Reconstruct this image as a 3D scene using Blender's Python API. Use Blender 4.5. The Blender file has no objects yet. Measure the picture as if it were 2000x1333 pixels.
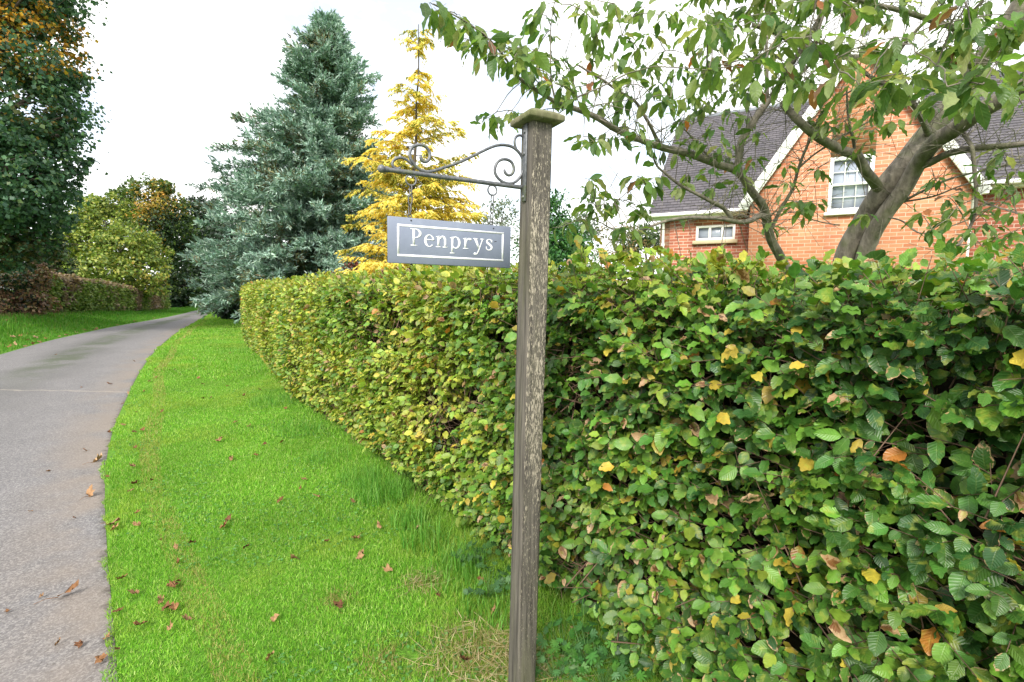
import bpy, math, random
import numpy as np
from mathutils import Vector, Matrix

rng = np.random.default_rng(7)
random.seed(7)
SC = bpy.context.scene
COL = SC.collection
R = math.radians

# ------------------------------------------------------------------ camera, world, sun, exposure
EYE = 1.5
F = 944.0            # focal length in pixels of the 2000 x 1333 photograph (17 mm lens)
PITCH = R(6.14)
cam_d = bpy.data.cameras.new('camera')
cam_d.sensor_width = 36.0
cam_d.lens = 36.0 * F / 2000.0
cam_d.clip_start = 0.05
cam_d.clip_end = 3000
cam = bpy.data.objects.new('camera', cam_d)
COL.objects.link(cam)
cam.location = (0, 0, EYE)
cam.rotation_euler = (R(90) - PITCH, 0, 0)
SC.camera = cam

SUN_EL, SUN_AZ = R(40), R(196)      # azimuth clockwise from +Y: behind the camera, to the left
world = bpy.data.worlds.new('World')
SC.world = world
world.use_nodes = True
nt = world.node_tree
nt.nodes.clear()
wo = nt.nodes.new('ShaderNodeOutputWorld')
sky = nt.nodes.new('ShaderNodeTexSky')
sky.sky_type = 'NISHITA'
sky.sun_disc = False
sky.sun_elevation = SUN_EL
sky.sun_rotation = SUN_AZ
sky.air_density = 1.0
sky.dust_density = 1.5
bg1 = nt.nodes.new('ShaderNodeBackground')
bg1.inputs['Strength'].default_value = 0.13
nt.links.new(sky.outputs[0], bg1.inputs['Color'])
bg2 = nt.nodes.new('ShaderNodeBackground')
bg2.inputs['Color'].default_value = (1.0, 0.985, 0.965, 1)
bg2.inputs['Strength'].default_value = 1.0
tc = nt.nodes.new('ShaderNodeTexCoord')
mp = nt.nodes.new('ShaderNodeMapping')
mp.inputs['Scale'].default_value = (1.6, 1.6, 3.4)
mp.inputs['Location'].default_value = (0.35, 0.1, 0.0)
nz = nt.nodes.new('ShaderNodeTexNoise')
nz.inputs['Scale'].default_value = 1.7
nz.inputs['Detail'].default_value = 8
nz.inputs['Roughness'].default_value = 0.62
rp = nt.nodes.new('ShaderNodeValToRGB')
rp.color_ramp.elements[0].position = 0.38
rp.color_ramp.elements[0].color = (0.34, 0.34, 0.34, 1)
rp.color_ramp.elements[1].position = 0.58
mx = nt.nodes.new('ShaderNodeMixShader')
nt.links.new(tc.outputs['Generated'], mp.inputs[0])
nt.links.new(mp.outputs[0], nz.inputs['Vector'])
nt.links.new(nz.outputs[0], rp.inputs[0])
nt.links.new(rp.outputs[0], mx.inputs[0])
nt.links.new(bg1.outputs[0], mx.inputs[1])
nt.links.new(bg2.outputs[0], mx.inputs[2])
nt.links.new(mx.outputs[0], wo.inputs[0])

sun_d = bpy.data.lights.new('sun', 'SUN')
sun_d.energy = 2.3
sun_d.angle = R(16)
sun_d.color = (1.0, 0.95, 0.86)
sun = bpy.data.objects.new('sun', sun_d)
COL.objects.link(sun)
sdir = Vector((math.sin(SUN_AZ) * math.cos(SUN_EL), math.cos(SUN_AZ) * math.cos(SUN_EL), math.sin(SUN_EL)))
sun.rotation_euler = sdir.to_track_quat('Z', 'Y').to_euler()
sun.location = (-4, -8, 12)

SC.view_settings.view_transform = 'Standard'
SC.view_settings.look = 'None'
SC.view_settings.gamma = 1.0
SC.view_settings.exposure = 1.12

# ------------------------------------------------------------------ pixel -> place helpers (measuring only)
CP, SP = math.cos(PITCH), math.sin(PITCH)


def ray(px, py):
    a = (px - 1000.0) / F
    b = (666.5 - py) / F
    return np.array([a, CP + b * SP, -SP + b * CP])


def at(px, py, Y):
    d = ray(px, py)
    return np.array([0, 0, EYE]) + d * (Y / d[1])


def gnd(px, py, z=0.0):
    d = ray(px, py)
    return np.array([0, 0, EYE]) + d * ((z - EYE) / d[2])


# ------------------------------------------------------------------ numpy mesh helpers
def nrm(a):
    return a / np.maximum(np.linalg.norm(a, axis=-1, keepdims=True), 1e-9)


def _hash(i, j, k, seed):
    n = (i * 374761393 + j * 668265263 + k * 2147483647 + seed * 1274126177) & 0xffffffff
    n = ((n ^ (n >> 13)) * 1274126177) & 0xffffffff
    return ((n ^ (n >> 16)) & 0xffff) / 65535.0


def noise3(P, scale, seed=0):
    """smooth value noise in 0..1 at points P (n,3)"""
    q = np.asarray(P, float) * scale
    b = np.floor(q).astype(np.int64)
    f = q - b
    f = f * f * (3 - 2 * f)
    out = 0
    for dx in (0, 1):
        for dy in (0, 1):
            for dz in (0, 1):
                w = (f[:, 0] if dx else 1 - f[:, 0]) * (f[:, 1] if dy else 1 - f[:, 1]) * (f[:, 2] if dz else 1 - f[:, 2])
                out = out + w * _hash(b[:, 0] + dx, b[:, 1] + dy, b[:, 2] + dz, seed)
    return out


class MB:
    def __init__(self):
        self.v, self.f, self.u, self.c, self.n = [], [], [], [], 0

    def add(self, v, f, uv=None, col=None):
        v = np.asarray(v, np.float32).reshape(-1, 3)
        k = len(v)
        if isinstance(f, np.ndarray):
            self.f.append(f + self.n)
        else:
            by = {}
            for t in f:
                by.setdefault(len(t), []).append(t)
            for t in by.values():
                self.f.append(np.asarray(t, np.int64) + self.n)
        self.v.append(v)
        self.u.append(np.zeros((k, 2), np.float32) if uv is None else np.asarray(uv, np.float32))
        if col is None:
            c = np.ones((k, 4), np.float32)
        else:
            c = np.asarray(col, np.float32)
            if c.ndim == 1:
                c = np.tile(c, (k, 1))
            if c.shape[1] == 3:
                c = np.concatenate([c, np.zeros((k, 1), np.float32)], 1)
        self.c.append(c)
        self.n += k

    def box(self, c, s, rot=None, col=None, bevel=0.0):
        x, y, z = [d / 2 for d in s]
        if bevel > 0:
            b = min(bevel, x * .9, y * .9, z * .9)
            pts, idx = [], {}
            for sx in (-1, 1):
                for sy in (-1, 1):
                    for sz in (-1, 1):
                        for ax in range(3):
                            p = [sx * (x - b), sy * (y - b), sz * (z - b)]
                            p[ax] = (sx * x, sy * y, sz * z)[ax]
                            idx[(sx, sy, sz, ax)] = len(pts)
                            pts.append(p)
            fs = []
            for ax in range(3):
                o1, o2 = [(1, 2), (2, 0), (0, 1)][ax]
                for s_ in (-1, 1):
                    q = []
                    for a, d in ((-1, -1), (1, -1), (1, 1), (-1, 1)):
                        k = [0, 0, 0]
                        k[ax], k[o1], k[o2] = s_, a, d
                        q.append(idx[(*k, ax)])
                    fs.append(q if s_ > 0 else q[::-1])
            for ax in range(3):                       # edge strips
                o1, o2 = [(1, 2), (2, 0), (0, 1)][ax]
                for a in (-1, 1):
                    for d in (-1, 1):
                        k0, k1 = [0, 0, 0], [0, 0, 0]
                        k0[ax], k0[o1], k0[o2] = -1, a, d
                        k1[ax], k1[o1], k1[o2] = 1, a, d
                        q = [idx[(*k0, o1)], idx[(*k1, o1)], idx[(*k1, o2)], idx[(*k0, o2)]]
                        fs.append(q if a * d < 0 else q[::-1])
            for sx in (-1, 1):
                for sy in (-1, 1):
                    for sz in (-1, 1):
                        q = [idx[(sx, sy, sz, 0)], idx[(sx, sy, sz, 1)], idx[(sx, sy, sz, 2)]]
                        fs.append(q if sx * sy * sz > 0 else q[::-1])
            v = np.array(pts)
        else:
            v = np.array([[-x, -y, -z], [x, -y, -z], [x, y, -z], [-x, y, -z], [-x, -y, z], [x, -y, z], [x, y, z], [-x, y, z]])
            fs = [[0, 3, 2, 1], [4, 5, 6, 7], [0, 1, 5, 4], [1, 2, 6, 5], [2, 3, 7, 6], [3, 0, 4, 7]]
        if rot is not None:
            v = v @ np.asarray(rot).T
        self.add(v + np.asarray(c), fs, None, col)

    def tube(self, pts, rad, sides=8, col=None, closed=False, cap=True):
        P = np.asarray(pts, float)
        n = len(P)
        rad = np.full(n, rad, float) if np.isscalar(rad) else np.asarray(rad, float)
        T = np.roll(P, -1, 0) - np.roll(P, 1, 0)
        if not closed:
            T[0], T[-1] = P[1] - P[0], P[-1] - P[-2]
        T = nrm(T)
        ref = np.array([0, 0, 1.0]) if abs(T[0][2]) < .9 else np.array([1.0, 0, 0])
        N = nrm(np.cross(T[0], ref))
        a = np.arange(sides) * 2 * math.pi / sides
        rows, uv = [], []
        L = 0
        for i in range(n):
            N = nrm(N - T[i] * np.dot(N, T[i]))
            B = np.cross(T[i], N)
            rows.append(P[i] + rad[i] * (np.cos(a)[:, None] * N + np.sin(a)[:, None] * B))
            if i:
                L += np.linalg.norm(P[i] - P[i - 1])
            uv.append(np.stack([a / 6.2832, np.full(sides, L)], 1))
        fs = []
        m = n if closed else n - 1
        for i in range(m):
            j = (i + 1) % n
            for k in range(sides):
                l = (k + 1) % sides
                fs.append([i * sides + k, i * sides + l, j * sides + l, j * sides + k])
        self.add(np.concatenate(rows), np.array(fs), np.concatenate(uv), col)
        if cap and not closed:
            self.add(rows[0], [list(range(sides))[::-1]], None, col)
            self.add(rows[-1], [list(range(sides))], None, col)

    def twigs(self, A, B, ra, rb, sides=3, col=None):
        """many straight tapering twigs at once"""
        A, B = np.asarray(A, float), np.asarray(B, float)
        n = len(A)
        if n == 0:
            return
        T = nrm(B - A)
        ref = np.where(np.abs(T[:, 2:3]) < .9, np.array([[0, 0, 1.0]]), np.array([[1.0, 0, 0]]))
        N = nrm(np.cross(T, ref))
        Bn = np.cross(T, N)
        a = np.arange(sides) * 2 * math.pi / sides
        ring = np.cos(a)[None, :, None] * N[:, None] + np.sin(a)[None, :, None] * Bn[:, None]
        ra = np.broadcast_to(np.asarray(ra, float), (n,))[:, None, None]
        rb = np.broadcast_to(np.asarray(rb, float), (n,))[:, None, None]
        V = np.concatenate([A[:, None] + ring * ra, B[:, None] + ring * rb], 1)
        base = (np.arange(n) * 2 * sides)[:, None]
        fs = [base + np.array([[k, (k + 1) % sides, sides + (k + 1) % sides, sides + k]]) for k in range(sides)]
        self.add(V.reshape(-1, 3), np.concatenate(fs), None, col)

    def leaves(self, tm, P, D, N, L, W, C, bend=0.0, fold=0.0, dry=0.0):
        """many leaves from one template: tm = (verts k x 3 in width/length/height, faces, side k)"""
        tv, tf, ts = tm
        n, k = len(P), len(tv)
        if n == 0:
            return
        D = nrm(D)
        X = nrm(np.cross(D, N))
        N = np.cross(X, D)
        bend = np.broadcast_to(np.asarray(bend, float), (n,))[:, None]
        fold = np.broadcast_to(np.asarray(fold, float), (n,))[:, None]
        L = np.broadcast_to(np.asarray(L, float), (n,))[:, None]
        W = np.broadcast_to(np.asarray(W, float), (n,))[:, None]
        x, y, z = tv[:, 0][None], tv[:, 1][None], tv[:, 2][None]
        hz = (z - bend * y * y) * L + fold * np.abs(x) * W
        V = P[:, None] + (x * W)[..., None] * X[:, None] + (y * L * (1 - .3 * np.abs(bend) * y))[..., None] * D[:, None] + hz[..., None] * N[:, None]
        uv = np.stack([np.broadcast_to(ts * .5 + .5, (n, k)), np.broadcast_to(tv[:, 1], (n, k))], 2)
        Cc = np.concatenate([C, np.broadcast_to(np.asarray(dry, float), (n,))[:, None]], 1)
        Cv = np.broadcast_to(Cc[:, None], (n, k, 4))
        base = (np.arange(n) * k)[:, None, None]
        v0 = self.n
        self.add(V.reshape(-1, 3), np.zeros((0, 3), np.int64), uv.reshape(-1, 2), Cv.reshape(-1, 4))
        self.f.pop()
        for kk in set(len(t) for t in tf):
            ff = np.array([t for t in tf if len(t) == kk])
            self.f.append((base + ff[None]).reshape(-1, kk) + v0)

    def build(self, name, mat, parent=None, origin=None, smooth=False):
        V = np.concatenate(self.v) if self.v else np.zeros((0, 3), np.float32)
        if origin is not None:
            V = V - np.asarray(origin, np.float32)
        U, C = np.concatenate(self.u), np.concatenate(self.c)
        me = bpy.data.meshes.new(name)
        tot = np.concatenate([np.full(len(f), f.shape[1], np.int32) for f in self.f])
        idx = np.concatenate([f.reshape(-1) for f in self.f]).astype(np.int32)
        me.vertices.add(len(V))
        me.vertices.foreach_set('co', V.astype(np.float32).ravel())
        me.loops.add(len(idx))
        me.loops.foreach_set('vertex_index', idx)
        me.polygons.add(len(tot))
        me.polygons.foreach_set('loop_start', np.concatenate([[0], np.cumsum(tot)[:-1]]).astype(np.int32))
        me.polygons.foreach_set('loop_total', tot)
        if smooth:
            me.polygons.foreach_set('use_smooth', np.ones(len(tot), bool))
        uvl = me.uv_layers.new(name='UVMap')
        uvl.data.foreach_set('uv', U[idx].ravel())
        ca = me.color_attributes.new('Col', 'FLOAT_COLOR', 'POINT')
        ca.data.foreach_set('color', C.ravel())
        me.update(calc_edges=True)
        me.validate()
        me.materials.append(mat)
        o = bpy.data.objects.new(name, me)
        COL.objects.link(o)
        if parent is not None:
            o.parent = parent
        elif origin is not None:
            o.location = origin
        return o


def thing(name, label, cat, loc=(0, 0, 0), rotz=0.0, group=None):
    o = bpy.data.objects.new(name, None)
    o.empty_display_size = .2
    COL.objects.link(o)
    o.location = loc
    o.rotation_euler = (0, 0, rotz)
    return tag(o, label, cat, group)


def tag(o, label, cat, group=None):
    o['label'] = label
    o['category'] = cat
    if group:
        o['group'] = group
    return o


def struct(o, kind='structure'):
    o['kind'] = kind
    return o


# ------------------------------------------------------------------ materials
def new_mat(name):
    m = bpy.data.materials.new(name)
    m.use_nodes = True
    t = m.node_tree
    t.nodes.clear()
    out = t.nodes.new('ShaderNodeOutputMaterial')
    p = t.nodes.new('ShaderNodeBsdfPrincipled')
    t.links.new(p.outputs[0], out.inputs[0])
    return m, t, p, out


class NT:
    """tiny helper to write node trees"""
    def __init__(s, t):
        s.t = t

    def node(s, typ, **kw):
        n = s.t.nodes.new(typ)
        for k, v in kw.items():
            setattr(n, k, v)
        return n

    def put(s, sock, v):
        if isinstance(v, bpy.types.NodeSocket):
            s.t.links.new(v, sock)
        elif v is not None:
            if isinstance(v, (tuple, list)) and len(v) == 3 and sock.type == 'RGBA':
                v = (*v, 1)
            sock.default_value = v

    def math(s, op, a, b=None, c=None, clamp=False):
        n = s.node('ShaderNodeMath', operation=op, use_clamp=clamp)
        s.put(n.inputs[0], a)
        if b is not None:
            s.put(n.inputs[1], b)
        if c is not None:
            s.put(n.inputs[2], c)
        return n.outputs[0]

    def mix(s, f, a, b, blend='MIX'):
        n = s.node('ShaderNodeMix', data_type='RGBA', blend_type=blend)
        s.put(n.inputs[0], f)
        s.put(n.inputs[6], a)
        s.put(n.inputs[7], b)
        return n.outputs[2]

    def noise(s, vec, scale, detail=3, rough=.55, out=0):
        n = s.node('ShaderNodeTexNoise')
        s.put(n.inputs['Vector'], vec)
        n.inputs['Scale'].default_value = scale
        n.inputs['Detail'].default_value = detail
        n.inputs['Roughness'].default_value = rough
        return n.outputs[out]

    def scale(s, vec, sc, loc=(0, 0, 0), rot=(0, 0, 0)):
        n = s.node('ShaderNodeMapping')
        s.put(n.inputs[0], vec)
        n.inputs['Scale'].default_value = sc
        n.inputs['Location'].default_value = loc
        n.inputs['Rotation'].default_value = rot
        return n.outputs[0]

    def step(s, v, a, b):
        n = s.node('ShaderNodeMapRange', interpolation_type='SMOOTHSTEP')
        s.put(n.inputs[0], v)
        s.put(n.inputs[1], a)
        s.put(n.inputs[2], b)
        return n.outputs[0]

    def bump(s, h, strength, dist):
        n = s.node('ShaderNodeBump')
        n.inputs['Strength'].default_value = strength
        n.inputs['Distance'].default_value = dist
        s.put(n.inputs['Height'], h)
        return n.outputs[0]

    def obj(s):
        return s.node('ShaderNodeTexCoord').outputs['Object']

    def uv(s):
        return s.node('ShaderNodeTexCoord').outputs['UV']

    def sep(s, v):
        n = s.node('ShaderNodeSeparateXYZ')
        s.put(n.inputs[0], v)
        return n.outputs


def leaf_material(name, veins=True, rough=.45, trans=.3, spec=.5, nvein=9.0, vein_bump=.32, translucent_gain=(1.25, 1.3, .7), autumn=.0):
    m, t, p, out = new_mat(name)
    n = NT(t)
    at_ = n.node('ShaderNodeVertexColor', layer_name='Col')
    col, dry = at_.outputs[0], at_.outputs[1]
    ob = n.obj()
    jit = n.noise(ob, 60.0, 2)
    col = n.mix(1.0, col, n.mix(n.step(jit, .25, .75), (.82, .82, .82), (1.12, 1.12, 1.12)), 'MULTIPLY')
    if veins:
        au = n.noise(ob, 26.0, 3, .6)
        col = n.mix(n.math('MULTIPLY', n.step(au, .53, .70), autumn), col, (.34, .37, .05))
        u = n.sep(n.uv())
        side = n.math('ABSOLUTE', n.math('SUBTRACT', n.math('MULTIPLY', u[0], 2.0), 1.0))
        ph = n.math('SUBTRACT', n.math('MULTIPLY', u[1], nvein), n.math('MULTIPLY', side, nvein * .22))
        wav = n.math('ABSOLUTE', n.math('SINE', n.math('MULTIPLY', ph, math.pi)))
        vein = n.math('SUBTRACT', 1.0, n.step(wav, 0.0, .42))
        mid = n.math('SUBTRACT', 1.0, n.step(side, 0.02, .10))
        vm = n.math('MAXIMUM', n.math('MULTIPLY', vein, .45), mid)
        col = n.mix(n.math('MULTIPLY', vm, .2), col, n.mix(.55, col, (.35, .42, .12)))
        edge = n.math('ADD', n.math('MAXIMUM', side, n.math('MULTIPLY', u[1], .95)), n.math('MULTIPLY', n.math('SUBTRACT', n.noise(ob, 75.0, 4, .65), .5), 1.9))
        th = n.math('SUBTRACT', 1.35, n.math('MULTIPLY', dry, .85))
        em = n.step(edge, th, n.math('ADD', th, .25))
        brown = n.mix(n.noise(ob, 25.0, 2), (.30, .15, .06), (.58, .42, .24))
        col = n.mix(em, col, brown)
        p.inputs['Normal'].default_value = (0, 0, 0)
        n.put(p.inputs['Normal'], n.bump(n.math('SUBTRACT', wav, mid), vein_bump, .002))
    n.put(p.inputs['Base Color'], col)
    p.inputs['Roughness'].default_value = rough
    p.inputs['Specular IOR Level'].default_value = spec
    tr = n.node('ShaderNodeBsdfTranslucent')
    n.put(tr.inputs[0], n.mix(1.0, col, translucent_gain, 'MULTIPLY'))
    ms = n.node('ShaderNodeMixShader')
    ms.inputs[0].default_value = trans
    t.links.new(p.outputs[0], ms.inputs[1])
    t.links.new(tr.outputs[0], ms.inputs[2])
    t.links.new(ms.outputs[0], out.inputs[0])
    return m


def bark_material(name, c1, c2, scale=18.0, moss=0.0, rings=False):
    m, t, p, out = new_mat(name)
    n = NT(t)
    ob = n.obj()
    a = n.noise(n.scale(ob, (1, 1, .35)), scale, 6, .65)
    col = n.mix(n.step(a, .3, .7), c1, c2)
    h = a
    if rings:
        b = n.noise(n.scale(n.uv(), (5, 34, 1)), 1.0, 6, .7)
        col = n.mix(n.math('MULTIPLY', n.step(b, .54, .72), .4), col, tuple(x * 1.5 for x in c2))
        h = n.math('ADD', a, n.math('MULTIPLY', b, .6))
    if moss:
        g = n.noise(ob, 6.0, 4)
        col = n.mix(n.math('MULTIPLY', n.step(g, .45, .65), moss), col, (.10, .125, .035))
    n.put(p.inputs['Base Color'], col)
    p.inputs['Roughness'].default_value = .85
    n.put(p.inputs['Normal'], n.bump(h, .7, .012))
    return m


def plain_material(name, col, rough=.5, metal=0.0, var=.12, vscale=12.0, spec=.5, bump=0.0):
    m, t, p, out = new_mat(name)
    n = NT(t)
    a = n.noise(n.obj(), vscale, 5, .6)
    n.put(p.inputs['Base Color'], n.mix(a, tuple(c * (1 - var) for c in col), tuple(min(1, c * (1 + var)) for c in col)))
    p.inputs['Roughness'].default_value = rough
    p.inputs['Metallic'].default_value = metal
    p.inputs['Specular IOR Level'].default_value = spec
    if bump:
        n.put(p.inputs['Normal'], n.bump(a, bump, .004))
    return m


def grass_ground_material():
    m, t, p, out = new_mat('grass_ground')
    n = NT(t)
    ob = n.obj()
    a = n.noise(ob, .9, 5)
    b = n.noise(ob, 40.0, 4, .7)
    col = n.mix(n.step(a, .35, .7), (.10, .27, .022), (.15, .33, .035))
    col = n.mix(n.step(b, .35, .7), n.mix(.45, col, (.06, .05, .025)), col)
    n.put(p.inputs['Base Color'], col)
    p.inputs['Roughness'].default_value = .95
    p.inputs['Specular IOR Level'].default_value = .1
    n.put(p.inputs['Normal'], n.bump(b, .8, .03))
    return m


def asphalt_material():
    m, t, p, out = new_mat('asphalt')
    n = NT(t)
    ob = n.obj()
    u = n.sep(n.uv())
    v = n.node('ShaderNodeTexVoronoi')
    n.put(v.inputs['Vector'], ob)
    v.inputs['Scale'].default_value = 130.0
    chip = v.outputs['Color']
    cg = n.node('ShaderNodeRGBToBW')
    n.put(cg.inputs[0], chip)
    a = n.noise(ob, 2.2, 6, .65)
    fine = n.noise(ob, 90.0, 4, .7)
    col = n.mix(n.step(a, .3, .7), (.118, .115, .120), (.158, .152, .156))
    col = n.mix(n.math('MULTIPLY', n.step(cg.outputs[0], .35, .9), .75), col, (.31, .295, .285))
    col = n.mix(n.math('MULTIPLY', n.step(fine, .52, .66), .7), col, (.07, .066, .064))
    # dusty light brown wash near the edge, mossy middle strip, dark edge
    du = n.noise(ob, 1.4, 4)
    e = n.math('SUBTRACT', 1.0, n.step(u[0], .0, .22))
    col = n.mix(n.math('MULTIPLY', n.math('MULTIPLY', e, n.step(du, .35, .6)), .6), col, (.235, .19, .15))
    mid = n.math('SUBTRACT', 1.0, n.step(n.math('ABSOLUTE', n.math('SUBTRACT', u[0], .5)), .05, .17))
    far = n.step(u[1], 8.0, 13.0)
    mo = n.math('MULTIPLY', n.math('MULTIPLY', mid, far), n.step(n.noise(ob, 1.1, 6, .7), .38, .6))
    col = n.mix(n.math('MULTIPLY', mo, .75), col, (.055, .085, .02))
    dk = n.math('MULTIPLY', n.math('SUBTRACT', 1.0, n.step(n.math('ABSOLUTE', n.math('SUBTRACT', u[0], .5)), .1, .34)), n.step(n.noise(ob, .55, 5), .35, .62))
    col = n.mix(n.math('MULTIPLY', dk, .45), col, (.075, .075, .07))
    ed = n.math('SUBTRACT', 1.0, n.step(n.math('ADD', u[0], n.math('MULTIPLY', n.math('SUBTRACT', n.noise(ob, 17.0, 5, .7), .5), .075)), -.012, .016))
    col = n.mix(n.math('MULTIPLY', ed, .8), col, (.045, .038, .028))
    # one joint across the lane
    jl = n.math('ABSOLUTE', n.math('SUBTRACT', n.math('ADD', u[1], n.math('MULTIPLY', n.noise(ob, 3.0, 4), .3)), 9.15))
    col = n.mix(n.math('MULTIPLY', n.math('SUBTRACT', 1.0, n.step(jl, .0, .06)), .6), col, (.33, .29, .25))
    n.put(p.inputs['Base Color'], col)
    p.inputs['Roughness'].default_value = .75
    p.inputs['Specular IOR Level'].default_value = .3
    n.put(p.inputs['Normal'], n.bump(n.math('ADD', cg.outputs[0], fine), .5, .006))
    return m


def wood_post_material():
    """weathered post: attribute Col.r says how much flaking cream paint a face keeps"""
    m, t, p, out = new_mat('weathered_wood')
    n = NT(t)
    ob = n.obj()
    at_ = n.node('ShaderNodeVertexColor', layer_name='Col')
    fl = n.sep(at_.outputs[0])
    g = n.noise(n.scale(ob, (90, 90, 3.0)), 1.0, 7, .7)
    g2 = n.noise(n.scale(ob, (260, 260, 11)), 1.0, 4, .7)
    wide = n.noise(n.scale(ob, (14, 14, 2.2)), 1.0, 4, .6)
    col = n.mix(n.step(g, .3, .68), (.042, .037, .033), (.155, .139, .118))
    col = n.mix(n.math('MULTIPLY', n.step(wide, .45, .7), .5), col, (.115, .115, .06))
    col = n.mix(n.math('MULTIPLY', n.step(g2, .55, .75), .55), col, (.025, .02, .016))
    fk = n.noise(n.scale(ob, (240, 240, 52)), 1.0, 7, .78)
    zone = n.noise(n.scale(ob, (22, 22, 3.2), (3, 1, 2)), 1.0, 4, .6)
    z = n.sep(ob)[2]
    bell = n.math('SUBTRACT', 1.0, n.step(n.math('ABSOLUTE', n.math('SUBTRACT', z, 1.35)), .1, 1.7))
    amt = n.math('MULTIPLY', fl[0], n.math('ADD', n.math('MULTIPLY', zone, .55), n.math('MULTIPLY', bell, .42)))
    fm = n.step(n.math('ADD', fk, n.math('MULTIPLY', amt, .30)), .69, .75)
    col = n.mix(n.math('MULTIPLY', fm, n.math('ADD', .15, n.math('MULTIPLY', fl[0], .8))), col, (.43, .38, .30))
    n.put(p.inputs['Base Color'], col)
    p.inputs['Roughness'].default_value = .85
    p.inputs['Specular IOR Level'].default_value = .25
    n.put(p.inputs['Normal'], n.bump(n.math('ADD', n.math('ADD', g, g2), n.math('MULTIPLY', fm, .8)), .8, .0025))
    return m


def brick_material(name, c1, c2, mortar, axis='XZ'):
    m, t, p, out = new_mat(name)
    n = NT(t)
    o = n.sep(n.obj())
    cb = n.node('ShaderNodeCombineXYZ')
    n.put(cb.inputs[0], o[0] if axis == 'XZ' else o[1])
    n.put(cb.inputs[1], o[2])
    b = n.node('ShaderNodeTexBrick')
    b.offset = .5
    n.put(b.inputs['Vector'], cb.outputs[0])
    b.inputs['Scale'].default_value = 1.0
    b.inputs['Brick Width'].default_value = .225
    b.inputs['Row Height'].default_value = .075
    b.inputs['Mortar Size'].default_value = .0075
    b.inputs['Mortar Smooth'].default_value = .3
    b.inputs['Bias'].default_value = -.1
    b.inputs['Color1'].default_value = (*c1, 1)
    b.inputs['Color2'].default_value = (*c2, 1)
    b.inputs['Mortar'].default_value = (*mortar, 1)
    w = n.noise(n.obj(), 1.6, 5, .6)
    f = n.noise(n.obj(), 40.0, 4, .7)
    col = n.mix(1.0, b.outputs[0], n.mix(w, (.82, .78, .74), (1.2, 1.2, 1.2)), 'MULTIPLY')
    col = n.mix(1.0, col, n.mix(f, (.8, .8, .8), (1.15, 1.15, 1.15)), 'MULTIPLY')
    n.put(p.inputs['Base Color'], col)
    p.inputs['Roughness'].default_value = .9
    n.put(p.inputs['Normal'], n.bump(n.math('SUBTRACT', n.math('MULTIPLY', f, .4), b.outputs['Fac']), .6, .01))
    return m


def slate_material():
    m, t, p, out = new_mat('roof_slate')
    n = NT(t)
    u = n.uv()
    b = n.node('ShaderNodeTexBrick')
    b.offset = .5
    n.put(b.inputs['Vector'], u)
    b.inputs['Scale'].default_value = 1.0
    b.inputs['Brick Width'].default_value = .17
    b.inputs['Row Height'].default_value = .14
    b.inputs['Mortar Size'].default_value = .005
    b.inputs['Color1'].default_value = (.056, .052, .066, 1)
    b.inputs['Color2'].default_value = (.098, .09, .106, 1)
    b.inputs['Mortar'].default_value = (.02, .018, .02, 1)
    w = n.noise(n.obj(), 1.3, 5, .65)
    li = n.noise(n.obj(), 9.0, 5, .7)
    col = n.mix(1.0, b.outputs[0], n.mix(w, (.7, .7, .7), (1.25, 1.22, 1.2)), 'MULTIPLY')
    col = n.mix(n.math('MULTIPLY', n.step(li, .58, .72), .5), col, (.19, .175, .16))
    n.put(p.inputs['Base Color'], col)
    p.inputs['Roughness'].default_value = .6
    n.put(p.inputs['Normal'], n.bump(n.math('ADD', n.math('MULTIPLY', b.outputs['Fac'], -1.0), n.math('MULTIPLY', li, .4)), .6, .01))
    return m


def glass_material():
    m, t, p, out = new_mat('window_glass')
    n = NT(t)
    a = n.noise(n.obj(), 2.5, 3)
    n.put(p.inputs['Base Color'], n.mix(a, (.24, .28, .37), (.42, .46, .54)))
    p.inputs['Roughness'].default_value = .04
    p.inputs['Specular IOR Level'].default_value = .9
    return m


def slate_sign_material():
    m, t, p, out = new_mat('sign_slate')
    n = NT(t)
    ob = n.obj()
    a = n.noise(ob, 9.0, 5, .6)
    b = n.noise(ob, 160.0, 3, .6)
    col = n.mix(n.step(a, .3, .7), (.175, .20, .265), (.215, .245, .315))
    col = n.mix(n.math('MULTIPLY', n.step(b, .55, .75), .25), col, (.25, .28, .34))
    n.put(p.inputs['Base Color'], col)
    p.inputs['Roughness'].default_value = .75
    p.inputs['Specular IOR Level'].default_value = .2
    n.put(p.inputs['Normal'], n.bump(n.math('ADD', a, n.math('MULTIPLY', b, .3)), .25, .002))
    return m


def iron_material():
    m, t, p, out = new_mat('painted_iron')
    n = NT(t)
    ob = n.obj()
    a = n.noise(ob, 70.0, 4, .65)
    g = n.noise(ob, 22.0, 4, .6)
    col = n.mix(n.step(a, .3, .7), (.075, .08, .09), (.16, .165, .175))
    col = n.mix(n.math('MULTIPLY', n.step(g, .56, .7), .6), col, (.13, .145, .06))
    n.put(p.inputs['Base Color'], col)
    p.inputs['Roughness'].default_value = .42
    p.inputs['Metallic'].default_value = .25
    n.put(p.inputs['Normal'], n.bump(a, .4, .001))
    return m


def attr_material(name, rough=.8, spec=.2, nscale=30.0):
    m, t, p, out = new_mat(name)
    n = NT(t)
    at_ = n.node('ShaderNodeVertexColor', layer_name='Col')
    a = n.noise(n.obj(), nscale, 4)
    n.put(p.inputs['Base Color'], n.mix(1.0, at_.outputs[0], n.mix(a, (.7, .7, .7), (1.25, 1.25, 1.25)), 'MULTIPLY'))
    p.inputs['Roughness'].default_value = rough
    p.inputs['Specular IOR Level'].default_value = spec
    return m


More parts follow.
